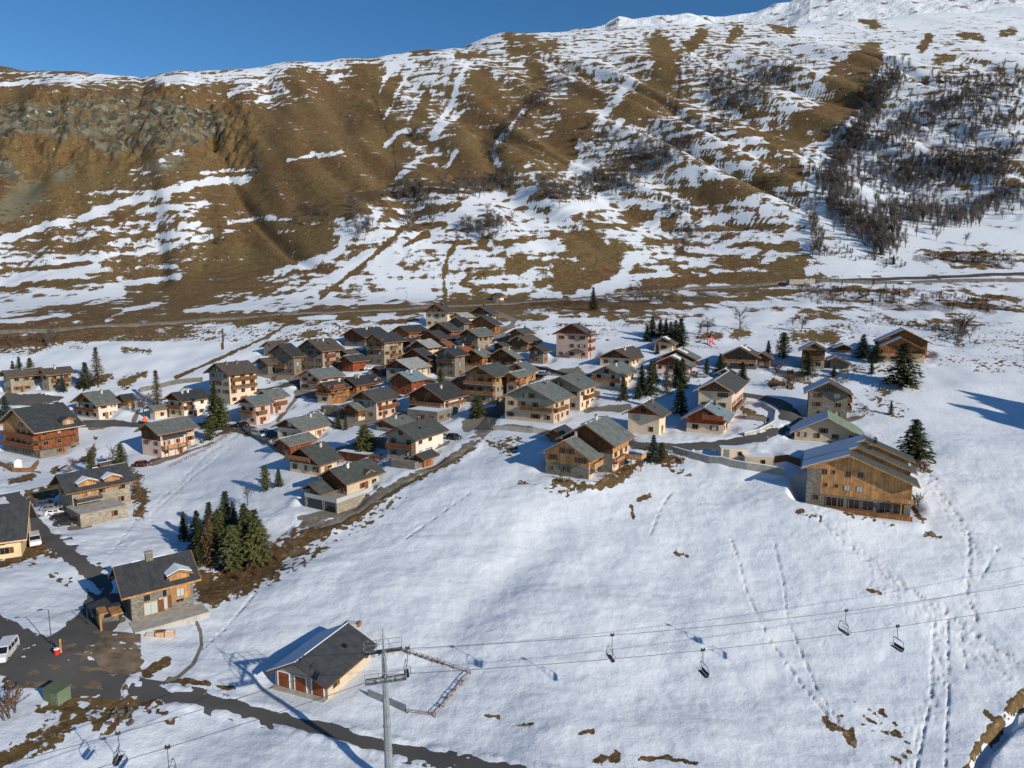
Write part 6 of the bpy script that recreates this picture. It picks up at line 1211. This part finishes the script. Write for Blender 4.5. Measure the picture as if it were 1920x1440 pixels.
for i, (x, mt, hz) in enumerate(((-1.7,'snow',.7),(-.3,'trim',.9),(1.1,'stone',.9))):
    m = MB(); m.box((x-.6,-.5,0),(x+.6,.5,hz*.8),M['trim' if mt == 'snow' else mt])
    for k in range(3): m.box((x-.64,-.54+k*.45,-.1),(x+.64,-.44+k*.45,hz*.8+.06),M['triml'])
    m.box((x-.55,-.45,hz*.8),(x+.55,.45,hz*.95),M['snow' if i != 1 else 'trim']); m.build('crate', e)
g = ground(663, 1172); e = empty('garden_box', g, R(-12)); tag(e, 'white flat box with a brown end lying on the snow behind the garage building', 'box'); m = MB(); m.box((-1.1,-.6,0),(.7,.6,.45),M['framew']); m.build('box_body', e); m = MB(); m.box((.71,-.5,0),(1.2,.5,.6),M['trim']); m.build('box_end', e)
g = ground(272, 796); e = empty('parasol', g, 0); tag(e, 'folded bright orange parasol left of the slate-blue-roofed cream chalet', 'parasol'); m = MB(); m.tube((0,0,1.2),(0,0,2.9),1.1,.05,M['orange'],8); m.build('canopy', e); m = MB(); m.tube((0,0,-.2),(0,0,1.2),.05,.05,M['metal'],6); m.build('pole', e)
g = ground(1331, 646); e = empty('slide', g, .4); tag(e, 'red playground slide tower in the snow above the stepped-roof chalet', 'slide'); m = MB()
for x in (-.6,.6):
    for y in (-.6,.6): m.box((x-.08,y-.08,-.3),(x+.08,y+.08,2.6),M['red'])
m.box((-.7,-.7,1.2),(.7,.7,1.35),M['red']); m.hexa([(-.9,-.9,2.6),(.9,-.9,2.6),(.9,.9,2.6),(-.9,.9,2.6)],[(-.05,-.9,3.4),(.05,-.9,3.4),(.05,.9,3.4),(-.05,.9,3.4)],M['red']); m.build('tower', e); m = MB(); m.hexa([(-.4,-3.2,0),(.4,-3.2,0),(.4,-.7,1.2),(-.4,-.7,1.2)],[(-.4,-3.2,.1),(.4,-3.2,.1),(.4,-.7,1.3),(-.4,-.7,1.3)],M['red']); m.build('chute', e)
g = ground(30, 876); e = empty('playhouse', g, R(-30)); tag(e, 'small white playhouse standing on the terrace below the large balconied chalet', 'playhouse'); m = MB(); m.box((-1.3,-1,-.2),(1.3,1,1.9),M['framew']); m.build('wall', e)
m = MB(); m.hexa([(-1.5,-1.2,1.9),(1.5,-1.2,1.9),(1.5,1.2,1.9),(-1.5,1.2,1.9)],[(-1.4,-.05,2.5),(1.4,-.05,2.5),(1.4,.05,2.5),(-1.4,.05,2.5)],M['snow']); m.build('roof', e)
for x in (-.6,.5): m = MB(); m.box((x-.25,-1.02,.7),(x+.25,-1.0,1.3),M['glass']); m.build('window', e)
def rail_fence(pts, label, hgt=1.0, mat='trim', name='rail_fence', sp=2.2):
    G_ = [ground(*p) for p in pts]; Pn = []
    for a, b in zip(G_[:-1], G_[1:]):
        n = max(1, int((b-a).length/sp)); Pn += [a.lerp(b, i/n) for i in range(n)]
    Pn.append(G_[-1]); Pn = [Vector((p.x, p.y, float(H(p.x, p.y)))) for p in Pn]; b0 = Pn[0].copy(); e = empty(name, b0); tag(e, label, 'fence')
    for p in Pn: m = MB(); q = p-b0; m.box((q.x-.06,q.y-.06,q.z-.4),(q.x+.06,q.y+.06,q.z+hgt),M[mat]); m.build('post', e)
    m = MB()
    for a, b in zip(Pn[:-1], Pn[1:]):
        for zz in (.45,.9): m.tube(a-b0+Vector((0,0,hgt*zz)), b-b0+Vector((0,0,hgt*zz)), .045, .045, M[mat], 4)
    m.build('rail', e)
rail_fence([(440,806),(415,826),(385,846),(350,862),(320,876)], 'wooden rail fence running down the slope below the pink canopied chalet', mat='trim')
rail_fence([(762,1224),(820,1242),(882,1264),(848,1305),(816,1345),(765,1338)], 'low weathered fence around the snow-covered garden plot', .7, 'trim')
rail_fence([(1282,650),(1310,652),(1345,654)], 'dark picket fence beside the red slide', .9, 'trimd')
rail_fence([(8,884),(40,886),(68,880)], 'brown fence along the terrace with the white playhouse', 1.0, 'trim')
for i in range(26):
    x, y = RT.choice(((RT.uniform(915,985),RT.uniform(822,842)),(RT.uniform(1575,1660),RT.uniform(740,775)),(RT.uniform(200,250),RT.uniform(1330,1360)))); g = ground(x, y); m = MB(); s = RT.uniform(.25,.6)
    V_ = [Vector((RT.gauss(0,1),RT.gauss(0,1),RT.gauss(0,.7))).normalized()*s for _ in range(9)]
    bm = bpy.data.meshes.new('rock'); import bmesh as _b; bb = _b.new(); [bb.verts.new(v) for v in V_]; _b.ops.convex_hull(bb, input=bb.verts[:]); bb.to_mesh(bm); bb.free(); bm.materials.append(M['stoned'])
    o = link('rock', bm, None, g); tag(o, 'small grey boulder poking out of the snow on a bank', 'rock', 'boulders on the banks')
